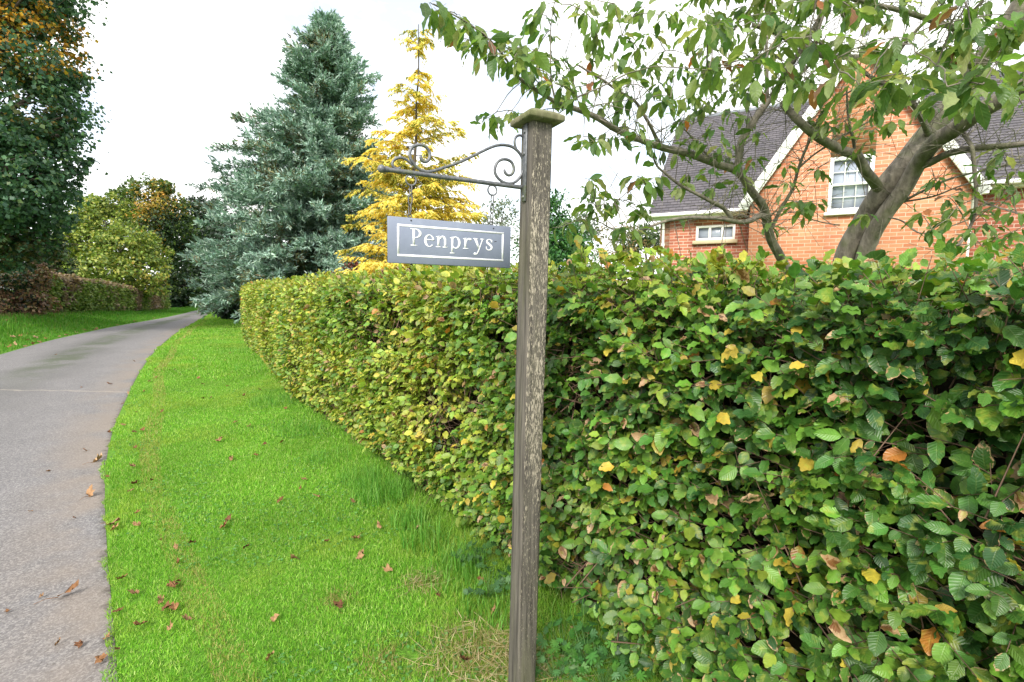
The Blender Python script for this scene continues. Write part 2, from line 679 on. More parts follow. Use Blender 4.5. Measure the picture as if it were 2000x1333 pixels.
M_beech = leaf_material('beech_leaf', True, .40, .28, .5, autumn=.55)
M_cherry = leaf_material('cherry_leaf', True, .42, .52, .5, 8.0, .35, (1.3, 1.3, .7))
M_tree = leaf_material('tree_leaf', False, .5, .3, .4)
M_gold = leaf_material('gold_leaf', False, .55, .45, .3, translucent_gain=(1.1, 1.1, .9))
M_conifer = leaf_material('conifer_needles', False, .6, .15, .3, translucent_gain=(1, 1.1, .9))
M_grass = leaf_material('grass_blade', False, .5, .35, .3, translucent_gain=(1.1, 1.3, .6))
M_weed = leaf_material('weed_leaf', True, .5, .25, .4, 5.0)
M_dead = leaf_material('dead_leaf', True, .75, .12, .25, 7.0, .8, (1, .9, .7))
M_twig = plain_material('hedge_twig', (.13, .08, .052), .85, 0, .4, 40)
M_core = plain_material('hedge_shade_core', (.022, .019, .012), .95, 0, .6, 25, .1)  # near black core sheet: shade inside the hedges put into colour
M_bark = bark_material('tree_bark', (.045, .035, .028), (.11, .09, .07))
M_cherrybark = bark_material('cherry_bark', (.095, .083, .066), (.27, .238, .19), 22, .55, True)
M_ground = grass_ground_material()
M_soil = plain_material('soil', (.05, .036, .024), .95, 0, .5, 30, .1, .8)
M_road = asphalt_material()
M_post = wood_post_material()
M_iron = iron_material()
M_galv = plain_material('galvanised_chain', (.11, .11, .115), .4, .3, .2, 90)
M_sign = slate_sign_material()
M_white = plain_material('white_paint', (.80, .80, .78), .5, 0, .05, 20)
M_letter = plain_material('sign_white_paint', (.85, .86, .88), .6, 0, .04, 60)
M_black = plain_material('dark_hole', (.012, .012, .012), .8)
M_brick = brick_material('orange_brick', (.41, .15, .075), (.56, .255, .14), (.52, .385, .285))
M_brick_side = brick_material('orange_brick_side', (.50, .20, .095), (.62, .28, .14), (.55, .42, .30), 'YZ')
M_brick_red = brick_material('red_brick', (.27, .085, .05), (.46, .17, .10), (.55, .42, .34))
M_slate = slate_material()
M_ridge = plain_material('ridge_tile', (.17, .19, .22), .6, 0, .2, 8)
M_glass = glass_material()
M_stone = plain_material('sill_stone', (.50, .42, .28), .8, 0, .15, 10)
M_cap = bark_material('post_cap_wood', (.085, .075, .04), (.215, .20, .115), 30, .5)


# ------------------------------------------------------------------ leaf templates
def make_leaf(ys, ws, wav=0.0, droop_edge=0.0):
    v, side, fs = [(0, ys[0], 0)], [0], []
    rows = []
    for i in range(1, len(ys) - 1):
        w = ws[i]
        s = wav * (1 if i % 2 else -1)
        b = len(v)
        v += [(-w, ys[i] + .02, s), (0, ys[i], -.0), (w, ys[i] + .02, -s)]
        side += [-1, 0, 1]
        rows.append(b)
    tip = len(v)
    v.append((0, ys[-1], 0))
    side.append(0)
    b = rows[0]
    fs += [[0, b + 1, b], [0, b + 2, b + 1]]
    for a, b in zip(rows, rows[1:]):
        fs += [[a, a + 1, b + 1, b], [a + 1, a + 2, b + 2, b + 1]]
    a = rows[-1]
    fs += [[a, a + 1, tip], [a + 1, a + 2, tip]]
    return np.array(v, float), fs, np.array(side, float)


T_beech = make_leaf([0, .10, .27, .45, .63, .80, .92, 1.0], [0, .24, .45, .5, .43, .30, .13, 0], .055)
T_beech_lo = make_leaf([0, .22, .55, .84, 1.0], [0, .38, .5, .28, 0], .03)
T_cherry = make_leaf([0, .10, .28, .46, .63, .78, .90, 1.0], [0, .2, .42, .5, .45, .28, .11, 0], .03)
T_simple = make_leaf([0, .45, 1.0], [0, .5, 0], .0)
T_needle = (np.array([[-.5, 0, 0], [.5, 0, 0], [.35, .6, 0], [0, 1, 0], [-.35, .6, 0]], float), [[0, 1, 2, 4], [4, 2, 3]], np.array([-1, 1, 1, 0, -1.]))
T_blade = (np.array([[-.5, 0, 0], [.5, 0, 0], [-.38, .5, 0], [.38, .5, 0], [0, 1, 0]], float), [[0, 1, 3, 2], [2, 3, 4]], np.array([-1, 1, -1, 1, 0.]))


def lobed(lobes, notch=.42, half=9):
    """flat palmate leaf: list of (angle from tip axis in degrees, reach), fan from a centre point"""
    v, side, fs = [(0, .32, 0.0)], [0], []
    seq = []
    lob = sorted(lobes)
    for i, (a, r) in enumerate(lob):
        seq.append((a - half, r * .78))
        seq.append((a, r))
        seq.append((a + half, r * .80))
        if i < len(lob) - 1:
            a2, r2 = lob[i + 1]
            seq.append(((a + a2) / 2, min(r, r2) * notch))
    seq.append((180, .30))
    for a, r in seq:
        t = math.radians(a)
        v.append((math.sin(t) * r, .32 + math.cos(t) * r, .03 * math.cos(a)))
        side.append(min(1, r / .6))
    k = len(seq)
    for i in range(k):
        fs.append([0, 1 + (i + 1) % k, 1 + i])
    return np.array(v, float), fs, np.array(side, float)


T_maple = lobed([(-112, .42), (-56, .60), (0, .66), (56, .60), (112, .42)], .74, 16)
T_crow = lobed([(-95, .5), (-60, .6), (-22, .62), (22, .64), (60, .62), (95, .5)], .36, 12)


def rand_unit(n):
    return nrm(rng.normal(size=(n, 3)))


def pick(pal, n, w=None):
    pal = np.asarray(pal, float)
    w = None if w is None else np.asarray(w, float) / np.sum(w)
    c = pal[rng.choice(len(pal), n, p=w)]
    return np.clip(c * rng.uniform(.78, 1.22, (n, 1)) * rng.uniform(.93, 1.07, (n, 3)), 0, 1)


# ------------------------------------------------------------------ ground, lane, verges
def catmull(P, per=8):
    P = np.asarray(P, float)
    Q = np.concatenate([[2 * P[0] - P[1]], P, [2 * P[-1] - P[-2]]])
    out = []
    for i in range(1, len(Q) - 2):
        for k in range(per):
            t = k / per
            a, b, c, d = Q[i - 1], Q[i], Q[i + 1], Q[i + 2]
            out.append(.5 * ((2 * b) + (c - a) * t + (2 * a - 5 * b + 4 * c - d) * t * t + (3 * b - a - 3 * c + d) * t ** 3))
    out.append(P[-1])
    return np.array(out)


right_px = [(230, 1333), (222, 1224), (211, 1101), (205, 994), (206, 919), (213, 871), (227, 823), (251, 770), (273, 727), (300, 689.5), (332, 660), (364, 639), (405, 616), (438, 600)]
right_edge = [gnd(*p)[:2] for p in right_px]
d0 = right_edge[0] - right_edge[2]
d0 = d0 / np.linalg.norm(d0)
right_edge = [right_edge[0] + d0 * k + np.array([.02 * k * k, 0]) for k in (9, 6, 4, 2.4, 1.2, .5)] + right_edge + [np.array([-27.5, 60.0]), np.array([-31.0, 90.0])]
right_edge = catmull(right_edge, 10)
left_px = [(0, 693), (70, 673), (126, 659), (214, 640), (252, 633), (321, 621), (362, 612), (402, 604)]
tng = nrm(np.gradient(right_edge, axis=0))
off = right_edge + np.stack([-tng[:, 1], tng[:, 0]], 1) * 3.15
left_tr = [gnd(*p)[:2] for p in left_px]
near = off[off[:, 1] < left_tr[0][1] - 1.5]
left_edge = catmull(list(near[::6]) + left_tr + [np.array([-31.0, 60.0]), np.array([-34.6, 90.0])], 8)


def resample(P, n):
    d = np.concatenate([[0], np.cumsum(np.linalg.norm(np.diff(P, axis=0), axis=1))])
    s = np.linspace(0, d[-1], n)
    return np.stack([np.interp(s, d, P[:, k]) for k in range(P.shape[1])], 1), s


RE = right_edge[np.argsort(right_edge[:, 1])]
LE = left_edge[np.argsort(left_edge[:, 1])]


def xr(y):
    return np.interp(y, RE[:, 1], RE[:, 0])


def xl(y):
    return np.interp(y, LE[:, 1], LE[:, 0])


yy = np.concatenate([np.linspace(-7, 12, 115), np.linspace(12.3, 40, 70), np.linspace(41, 88, 30)])
dr = np.concatenate([[0], np.cumsum(np.hypot(np.diff(yy), np.diff(xr(yy))))])
zero = np.interp(0, yy, dr)

mb = MB()
mb.add([[-700, -400, -.012], [700, -400, -.012], [700, 1500, -.012], [-700, 1500, -.012]], [[0, 1, 2, 3]])
struct(mb.build('ground', M_ground))

mb = MB()
us = np.linspace(0, 1, 9)
V, U = [], []
for y, s in zip(yy, dr):
    a, b = xr(y), xl(y)
    jit = .0
    for u in us:
        V.append((a + (b - a) * u + (jit if u in (0, 1) else 0), y, .0 + .03 * math.sin(math.pi * u)))
        U.append((u, s - zero))
k = len(us)
fs = np.array([[i * k + j, (i + 1) * k + j, (i + 1) * k + j + 1, i * k + j + 1] for i in range(len(yy) - 1) for j in range(k - 1)])[:, ::-1]
mb.add(V, fs, U)
struct(mb.build('road', M_road, smooth=True))


def verge_z(x, y):
    """grass on the right of the lane: a low lip, then level"""
    d = np.clip((x - xr(y)) / .25, 0, 1)
    return .018 * d * d * (3 - 2 * d) + .012 * np.sin(x * 3.1 + y * 1.7) * d


mb = MB()
offs = np.array([-.03, .04, .12, .3, .6, 1, 1.5, 2.1, 2.8, 3.6, 5, 8, 14, 30, 60])
V = [(xr(y) + o, y, verge_z(xr(y) + o, y) if o > 0 else -.004) for y in yy for o in offs]
k = len(offs)
fs = np.array([[i * k + j, i * k + j + 1, (i + 1) * k + j + 1, (i + 1) * k + j] for i in range(len(yy) - 1) for j in range(k - 1)])
mb.add(V, fs)
struct(mb.build('grass_verge', M_ground, smooth=True))


def bank_z(x, y):
    """bank on the far side of the lane, falling away with distance"""
    h = np.interp(y, [0, 14, 20, 27, 33, 45], [.55, .6, .50, .28, .06, .0])
    d = np.clip((xl(y) - x - .15) / 2.7, 0, 1)
    return .004 + h * d * d * (3 - 2 * d)


mb = MB()
offs = np.array([-.03, .1, .3, .6, 1, 1.4, 1.8, 2.2, 2.6, 3, 4, 7, 14, 40])
V = [(xl(y) - o, y, bank_z(xl(y) - o, y) if o > 0 else -.004) for y in yy for o in offs]
k = len(offs)
fs = np.array([[i * k + j, (i + 1) * k + j, (i + 1) * k + j + 1, i * k + j + 1] for i in range(len(yy) - 1) for j in range(k - 1)])
mb.add(V, fs)
struct(mb.build('grass_bank', M_ground, smooth=True))

# ------------------------------------------------------------------ the beech hedge
hedge_px = [(1200, 1333), (990, 1150), (830, 1020), (680, 890), (560, 780), (502, 712), (480, 678)]
hp = [gnd(*p)[:2] for p in hedge_px]
dh = nrm(hp[0] - hp[2])
hp = [hp[0] + dh * 4.4, hp[0] + dh * 2.2] + hp
end = hp[-1]
hp += [end + np.array([-.05, 1.0]), end + np.array([.6, 1.9]), end + np.array([1.8, 2.3])]
hedge_path = catmull(hp, 8)


class Hedge:
    def __init__(s, path, H, T, zbase, undul=.06, seed=1):
        s.P, s.s = resample(np.asarray(path), 400)
        s.L = s.s[-1]
        t = nrm(np.gradient(s.P, axis=0))
        s.n = np.stack([-t[:, 1], t[:, 0]], 1) * -1.0     # set by caller through flip
        s.H, s.T, s.zb, s.und, s.seed = H, T, zbase, undul, seed

    def flip(s):
        s.n = -s.n
        return s

    def at(s, a, b, depth):
        """a: distance along, b: 0..1 front bottom->top, 1..2 over the top, 2..3 down the back. Returns points and outward normals"""
        x = np.interp(a, s.s, s.P[:, 0])
        y = np.interp(a, s.s, s.P[:, 1])
        nx = np.interp(a, s.s, s.n[:, 0])
        ny = np.interp(a, s.s, s.n[:, 1])
        H = s.H(a) if callable(s.H) else np.full_like(a, s.H)
        zb = s.zb(x, y)
        o, z, no, nz = np.zeros_like(a), np.zeros_like(a), np.zeros_like(a), np.zeros_like(a)
        r = .16
        f = b < 1
        zz = b * H
        cr = np.clip((zz - (H - r)) / r, 0, 1)
        o[f] = (-r * (1 - np.sqrt(np.maximum(0, 1 - cr ** 2))))[f]
        z[f] = zz[f]
        no[f] = (1 - .5 * cr)[f]
        nz[f] = (.25 + .75 * cr)[f]
        lowr = np.clip(1 - zz / .34, 0, 1)
        o[f] -= (.22 * lowr ** 1.6)[f]
        nz[f] -= (.45 * lowr)[f]
        tpt = (b >= 1) & (b < 2)
        o[tpt] = (-r * .8 - (b - 1) * (s.T - 2 * r))[tpt]
        z[tpt] = H[tpt]
        nz[tpt] = 1
        no[tpt] = .2 - .4 * (b[tpt] - 1)
        bk = b >= 2
        o[bk] = -s.T
        z[bk] = ((3 - b) * H)[bk]
        no[bk] = -1
        nz[bk] = .25
        q = np.stack([x, y, z], 1)
        w = (noise3(q, 1.1, s.seed) - .5) * 2 * s.und + (noise3(q, 3.3, s.seed + 3) - .5) * s.und
        N = nrm(np.stack([nx * no, ny * no, nz], 1))
        Pt = np.stack([x + nx * o, y + ny * o, z + zb], 1) + N * (w - depth)[:, None]
        return Pt, N, np.stack([nx, ny, np.zeros_like(nx)], 1)


HG = Hedge(hedge_path, lambda a: np.interp(a, [0, 3.2, 4.4, 6.2, 20], [1.53, 1.55, 1.59, 1.595, 1.56]), 1.1, lambda x, y: 0 * x, .07, 5)
mid_i = 150
if HG.n[mid_i] @ np.array([-.8, -.6]) < 0:
    HG.flip()

root = thing('beech_hedge', 'long clipped beech hedge turning yellow green, running beside the grass verge and lane', 'hedge', (hp[0][0], hp[0][1], 0))
ORI = np.array(root.location)


def hedge_foliage(hg, n, per, mb_leaf, mb_twig, colour, leafL=(.036, .066), far=6.0, front_w=(.76, .20, .04), twig_r=.0016, gap=.365, spray=(.09, .22), deepen=0.0):
    a = rng.uniform(0, hg.L, n)
    if hg is HG:                                    # thinner where the hedge runs on behind the camera's right
        ya = np.interp(a, hg.s, hg.P[:, 1])
        a = a[(ya > .45) | (rng.uniform(0, 1, n) < .35)]
        n = len(a)
    sect = rng.choice(3, n, p=front_w)
    b = sect + rng.uniform(0, 1, n)
    b = np.where(sect == 0, .04 + .96 * (b - sect), b)
    dep = np.abs(rng.normal(0, .05, n)) + deepen * rng.uniform(.5, 1, n)
    P, N, O = hg.at(a, b, dep)
    # gaps: thin out where the noise is low, leaves there sit deeper
    g = noise3(P, 2.6, 21) * .6 + noise3(P, 7.0, 22) * .4
    keep = g > gap - .12 * rng.uniform(0, 1, n)
    deep = g < gap + .03
    P = np.where(deep[:, None], P - N * rng.uniform(.02, .10, n)[:, None], P)
    P, N, O, b, a = P[keep], N[keep], O[keep], b[keep], a[keep]
    n = len(P)
    U = np.array([0, 0, 1.0])
    A = nrm(np.cross(O, U))
    sd = nrm(N * 1.0 + A * rng.normal(0, .55, (n, 1)) + U * rng.normal(.12, .35, (n, 1)))
    sl = rng.uniform(*spray, n)
    start = P - sd * (sl * .75)[:, None]
    pn = nrm(U * .62 + N * .55 + rng.normal(0, .33, (n, 3)))
    side = nrm(np.cross(sd, pn))
    k = np.arange(per)
    frac = (k + .9) / (per + .2)
    LP = start[:, None] + sd[:, None] * (sl[:, None] * frac[None])[..., None]
    sg = np.where(k % 2 == 0, 1.0, -1.0)[None, :, None]
    ang = np.where(k == per - 1, .1, .95)[None, :, None] * rng.uniform(.65, 1.2, (n, per, 1))
    LD = sd[:, None] * np.cos(ang) + side[:, None] * sg * np.sin(ang) - U * rng.uniform(.05, .55, (n, per, 1)) + rng.normal(0, .12, (n, per, 3))
    LN = pn[:, None] + rng.normal(0, .28, (n, per, 3)) + O[:, None] * .22
    L = rng.uniform(*leafL, (n, per)) * rng.choice([1, 1, 1, .75, 1.15], (n, per))
    LP, LD, LN, L = LP.reshape(-1, 3), LD.reshape(-1, 3), LN.reshape(-1, 3), L.reshape(-1)
    C, dry = colour(LP, np.repeat(b, per), np.repeat(a, per))
    W = L * rng.uniform(.50, .68, len(L))
    bend = rng.normal(.14, .14, len(L)) + dry * .2 * rng.uniform(0, 1, len(L))
    fold = rng.uniform(.02, .32, len(L)) + .3 * dry
    nearm = np.linalg.norm(LP - np.array([0, 0, EYE]), axis=1) < far
    for msk, tm in ((nearm, T_beech), (~nearm, T_beech_lo)):
        mb_leaf.leaves(tm, LP[msk], LD[msk], LN[msk], L[msk], W[msk], C[msk], bend[msk], fold[msk], dry[msk])
    mb_twig.twigs(start - sd * .10, start + sd * (sl * .95)[:, None], twig_r * 1.5, twig_r * .6, 3)


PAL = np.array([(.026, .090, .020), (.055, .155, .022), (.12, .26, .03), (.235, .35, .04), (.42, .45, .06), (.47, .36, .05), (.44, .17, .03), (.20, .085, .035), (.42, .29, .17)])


def beech_colour(P, b, a):
    n = len(P)
    zn = noise3(P, 1.3, 31) * .6 + noise3(P, 4.5, 32) * .4
    # the stretch beyond the post has yellowed more, and so have the tips along the top
    warm = np.clip((P[:, 1] - 1.5) / 1.4, 0, 1) * .70 + np.clip((P[:, 2] - 1.44) / .2, 0, 1) * .42 + (zn - .5) * 1.1
    warm = np.clip(warm + .11, 0, 1)
    r = rng.uniform(0, 1, n)
    x = warm * 2.9 + rng.normal(0, .62, n) + .55
    idx = np.clip(np.round(x), 0, 4).astype(int)
    idx = np.where((r < .022 + .03 * warm), 5, idx)
    idx = np.where((r > .968) & (r < .974), 6, idx)
    idx = np.where((r > .974) & (r < .988), 7, idx)
    idx = np.where(r > .988, 8, idx)
    C = PAL[idx] * rng.uniform(.55, 1.28, (n, 1)) * rng.uniform(.92, 1.08, (n, 3))
    dry = np.where(rng.uniform(0, 1, n) < .22, rng.uniform(.2, .72, n), rng.uniform(0, .2, n))
    dry = np.where(idx >= 7, 1.0, dry)
    return np.clip(C, 0, 1), dry


ml, mt = MB(), MB()
hedge_foliage(HG, 25000, 7, ml, mt, beech_colour)


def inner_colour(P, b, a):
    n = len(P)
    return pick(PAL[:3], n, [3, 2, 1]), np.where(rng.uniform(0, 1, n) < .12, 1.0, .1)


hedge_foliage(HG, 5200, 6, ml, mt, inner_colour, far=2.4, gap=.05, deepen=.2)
# loose shoots standing above the clipped top
n = 750
a = rng.uniform(0, HG.L, n)
a = a[(np.interp(a, HG.s, HG.P[:, 1]) > 1.35) | (rng.uniform(0, 1, n) < .12)]
n = len(a)
P, N, O = HG.at(a, rng.uniform(.97, 1.6, n), np.zeros(n))
sd = nrm(np.array([0, 0, 1.0]) + rng.normal(0, .35, (n, 3)))
sl = rng.uniform(.03, .11, n)
mt.twigs(P - sd * .1, P + sd * sl[:, None], .002, .0009, 3)
for k in range(5):
    LP = P + sd * (sl * (k + .5) / 5)[:, None]
    LD = nrm(rand_unit(n) + sd * .7)
    LN = np.array([0, 0, 1.0]) + rng.normal(0, .4, (n, 3))
    L = rng.uniform(.035, .065, n)
    C, dry = beech_colour(LP + np.array([0, 0, .15]), a, a)
    ml.leaves(T_beech, LP, LD, LN, L, L * .62, C, rng.normal(.1, .1, n), .15, dry)
# bare twigs inside the gaps
n = 6500
a = rng.uniform(0, HG.L, n)
P, N, O = HG.at(a, rng.uniform(.05, 1.0, n), rng.uniform(.03, .2, n))
d = nrm(N * .5 + np.array([0, 0, .5]) + rng.normal(0, .8, (n, 3)))
Lt = rng.uniform(.1, .35, n)[:, None]
mt.twigs(P - d * Lt * .5, P + d * Lt * .5, rng.uniform(.0012, .0035, n), .0009, 3)
ml.build('foliage', M_beech, root, ORI)
mt.build('twigs', M_twig, root, ORI)
# stems rising from the soil
ms = MB()
for s in np.arange(.3, HG.L, .33):
    P, N, O = HG.at(np.array([s]), np.array([.5]), np.array([0.]))
    p = P[0] - O[0] * rng.uniform(.4, .6)
    pts = [np.array([p[0], p[1], -.05])]
    for k in range(4):
        q = pts[-1] + np.array([rng.normal(0, .05), rng.normal(0, .05), .36])
        pts.append(q)
    ms.tube(pts, np.linspace(.022, .008, 5) * rng.uniform(.7, 1.3), 6)
ms.build('stems', M_twig, root, ORI)
# dark core sheet, its colour standing in for shade inside the hedge
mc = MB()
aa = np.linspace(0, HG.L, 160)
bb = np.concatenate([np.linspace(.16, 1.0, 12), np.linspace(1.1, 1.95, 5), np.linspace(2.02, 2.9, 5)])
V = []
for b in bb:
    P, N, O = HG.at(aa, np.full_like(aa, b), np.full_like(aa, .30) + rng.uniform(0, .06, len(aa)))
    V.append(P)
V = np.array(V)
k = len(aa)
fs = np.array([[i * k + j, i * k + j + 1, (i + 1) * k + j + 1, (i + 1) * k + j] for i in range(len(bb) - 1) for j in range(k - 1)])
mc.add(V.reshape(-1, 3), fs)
mc.build('shade_core', M_core, root, ORI)

# bare soil strip with litter under the hedge
mb = MB()
s_ = np.linspace(0, HG.L, 220)
x = np.interp(s_, HG.s, HG.P[:, 0])
y = np.interp(s_, HG.s, HG.P[:, 1])
nx = np.interp(s_, HG.s, HG.n[:, 0])
ny = np.interp(s_, HG.s, HG.n[:, 1])
rows = []
for o, h in ((-.15, -.012), (-.24, .012), (-.45, .03), (-.9, .03)):
    w = o + .05 * np.sin(s_ * 5) + .04 * np.sin(s_ * 13)
    X, Y = x + nx * w, y + ny * w
    rows.append(np.stack([X, Y, verge_z(X, Y) + .003 + h], 1))
V = np.array(rows)
k = len(s_)
fs = np.array([[i * k + j, (i + 1) * k + j, (i + 1) * k + j + 1, i * k + j + 1] for i in range(3) for j in range(k - 1)])
mb.add(V.reshape(-1, 3), fs)
struct(mb.build('soil_strip', M_soil, smooth=True))


# ------------------------------------------------------------------ grass
def hedge_x(y):
    o = np.argsort(HG.P[:, 1])
    return np.interp(y, HG.P[o, 1], HG.P[o, 0])


def grass_colour(P):
    n = len(P)
    z = noise3(P, 1.1, 41)
    z2 = noise3(P, 3.8, 42)
    c = pick([(.12, .32, .022), (.20, .44, .038), (.30, .52, .07), (.42, .55, .16)], n, [2.6, 4, 3, 1.6])
    yel = np.clip((z * .55 + z2 * .45 - .46) * 3.5, 0, 1)
    c = c * (.82 + .3 * noise3(P, 2.0, 43))[:, None]
    c = c * (1 - yel[:, None] * .5) + np.array([.36, .44, .07]) * yel[:, None] * .5
    # straw coloured worn patches near the post and along the wheel line
    for (px, py), r in (((915, 1290), .17), ((985, 1285), .16), ((830, 1150), .09), ((1060, 1325), .15), ((760, 1300), .1), ((660, 1180), .07)):
        q = gnd(px, py)
        w = np.exp(-((P[:, 0] - q[0]) ** 2 + (P[:, 1] - q[1]) ** 2) / r ** 2)
        m = rng.uniform(0, 1, n) < w * .75
        c = np.where(m[:, None], pick([(.42, .33, .17), (.33, .27, .11), (.25, .24, .06)], n), c)
    trk = np.abs(P[:, 0] - xr(P[:, 1]) - .42 - .05 * np.sin(P[:, 1] * 1.3))
    m = (trk < .09) & (rng.uniform(0, 1, n) < .75 * noise3(P, 1.5, 44) + .15)
    c = np.where(m[:, None], pick([(.40, .36, .13), (.34, .38, .09)], n), c)
    return c


mg = MB()


def grass_patch(y0, y1, dens, length, width, tall=False, lean=.5):
    ym = np.linspace(y0, y1, 60)
    wid = np.maximum(hedge_x(ym) - xr(ym), 0) + .15
    area = np.trapezoid(wid, ym) if hasattr(np, 'trapezoid') else np.trapz(wid, ym)
    n = int(area * dens)
    y = rng.choice(ym, n, p=wid / wid.sum()) + rng.uniform(-.5, .5, n) * (y1 - y0) / 60
    x0 = xr(y) - .07 + .14 * noise3(np.stack([y, y * 0, y * 0], 1), 4.0, 40) + .03 * noise3(np.stack([y, y * 0, y * 0], 1), 15.0, 39)
    x1 = hedge_x(y) + .24
    u = rng.uniform(0, 1, n)
    x = x0 + (x1 - x0) * u
    P = np.stack([x, y, verge_z(x, y)], 1)
    C = grass_colour(P)
    t = noise3(P, 1.6, 45) * .7 + noise3(P, 6.0, 46) * .6
    L = rng.uniform(.5, 1.2, n) * length * (.55 + .8 * t)
    edge = np.clip(1 - (x1 - x) / .25, 0, 1)
    L = L * (1 + 1.3 * edge * noise3(P, 2.0, 47))
    bare = noise3(P, 5.0, 48) * .5 + noise3(P, 11.0, 49) * .5
    keep = bare > .16 + .08 * rng.uniform(0, 1, n)
    az = rng.uniform(0, 6.283, n)
    ln = np.abs(rng.normal(0, lean, n))
    D = np.stack([np.cos(az) * ln, np.sin(az) * ln, np.ones(n)], 1)
    N = np.stack([-np.cos(az + rng.normal(0, .7, n)), -np.sin(az + rng.normal(0, .7, n)), np.full(n, .3)], 1)
    W = rng.uniform(.7, 1.3, n) * width
    k = keep
    mg.leaves(T_blade, P[k], D[k], N[k], L[k], W[k], C[k], -rng.uniform(.1, .6, k.sum()), 0, 0)


grass_patch(.9, 2.9, 24000, .025, .0027, lean=1.2)
grass_patch(2.9, 4.6, 14000, .025, .0036, lean=1.2)
grass_patch(4.6, 8, 6200, .028, .0055, lean=1.1)
grass_patch(8, 14, 2200, .038, .010, lean=.8)
grass_patch(14, 30, 500, .05, .02)
# taller tufts against the foot of the hedge
for (px, py), n, Lm, rad in (((745, 975), 420, .16, .22), ((700, 945), 240, .13, .18), ((830, 1075), 160, .15, .14), ((905, 1110), 220, .13, .14), ((960, 1200), 240, .10, .16), ((800, 1030), 150, .15, .12),
                             ((590, 850), 180, .12, .25), ((540, 790), 200, .14, .35), ((1110, 1250), 40, .2, .1), ((500, 720), 260, .16, .6), ((470, 690), 160, .2, .5), ((640, 905), 120, .11, .2), ((880, 1140), 160, .1, .15)):
    q = gnd(px, py)
    ang, rr = rng.uniform(0, 6.283, n), rad * np.sqrt(rng.uniform(0, 1, n))
    P = np.stack([q[0] + rr * np.cos(ang), q[1] + rr * np.sin(ang), np.zeros(n)], 1)
    P[:, 2] = verge_z(P[:, 0], P[:, 1])
    ln = np.abs(rng.normal(0, .6, n))
    az = rng.uniform(0, 6.283, n)
    D = np.stack([np.cos(az) * ln, np.sin(az) * ln, np.ones(n)], 1)
    N = np.stack([-np.cos(az), -np.sin(az), np.full(n, .3)], 1)
    C = pick([(.09, .27, .03), (.14, .34, .045), (.20, .39, .07)], n)
    mg.leaves(T_blade, P, D, N, rng.uniform(.5, 1.2, n) * Lm, rng.uniform(.003, .006, n), C, -rng.uniform(.3, 1.0, n), 0, 0)
# straw laid flat in the worn patches
for (px, py), n, rad in (((915, 1290), 260, .2), ((990, 1300), 220, .17), ((825, 1150), 80, .11), ((1070, 1333), 120, .16)):
    q = gnd(px, py)
    ang, rr = rng.uniform(0, 6.283, n), rad * np.sqrt(rng.uniform(0, 1, n))
    P = np.stack([q[0] + rr * np.cos(ang), q[1] + rr * np.sin(ang), np.zeros(n)], 1)
    P[:, 2] = verge_z(P[:, 0], P[:, 1]) + rng.uniform(.005, .03, n)
    az = rng.uniform(0, 6.283, n)
    D = np.stack([np.cos(az), np.sin(az), rng.normal(.05, .25, n)], 1)
    N = np.tile([0, 0, 1.0], (n, 1)) + rng.normal(0, .3, (n, 3))
    mg.leaves(T_blade, P, D, N, rng.uniform(.05, .12, n), .0025, pick([(.55, .44, .27), (.42, .34, .2), (.3, .27, .1)], n), .1, 0, 0)
# clover and plantain between the blades
n = 9000
y = rng.uniform(1.5, 7, n)
x = xr(y) + .05 + rng.uniform(0, 1, n) * (hedge_x(y) - xr(y))
P = np.stack([x, y, verge_z(x, y) + rng.uniform(.006, .02, n)], 1)
k = noise3(P, 2.3, 55) > .60
P = P[k]
n = len(P)
mg.leaves(T_simple, P, rand_unit(n) * np.array([1, 1, .25]), np.tile([0, 0, 1.0], (n, 1)) + rng.normal(0, .3, (n, 3)), rng.uniform(.012, .03, n), rng.uniform(.009, .016, n), pick([(.10, .26, .06), (.16, .33, .09), (.07, .20, .04)], n), .1, .1, 0)
# bank across the lane
n = 42000
y = rng.uniform(9, 40, n) ** 1.0
o = np.abs(rng.uniform(.02, 3.4, n))
x = xl(y) - o
P = np.stack([x, y, bank_z(x, y)], 1)
tz = noise3(P, .7, 51)
C = pick([(.06, .20, .016), (.085, .26, .018), (.13, .28, .03), (.18, .22, .05)], n, [3, 3, 2, .6])
up = np.clip((o - 1.8) / 1.2, 0, 1) * (y < 22)
C = np.where((rng.uniform(0, 1, n) < up * .6)[:, None], pick([(.22, .17, .08), (.15, .14, .06)], n), C)
az = rng.uniform(0, 6.283, n)
ln = np.abs(rng.normal(0, .6, n))
D = np.stack([np.cos(az) * ln, np.sin(az) * ln, np.ones(n)], 1)
N = np.stack([-np.cos(az), -np.sin(az), np.full(n, .3)], 1)
L = rng.uniform(.5, 1.2, n) * (.05 + .16 * tz * np.clip(o / 1.5, .2, 1))
mg.leaves(T_blade, P, D, N, L, .018 * rng.uniform(.6, 1.3, n), C, -rng.uniform(.1, .6, n), 0, 0)
struct(mg.build('grass', M_grass), 'stuff')

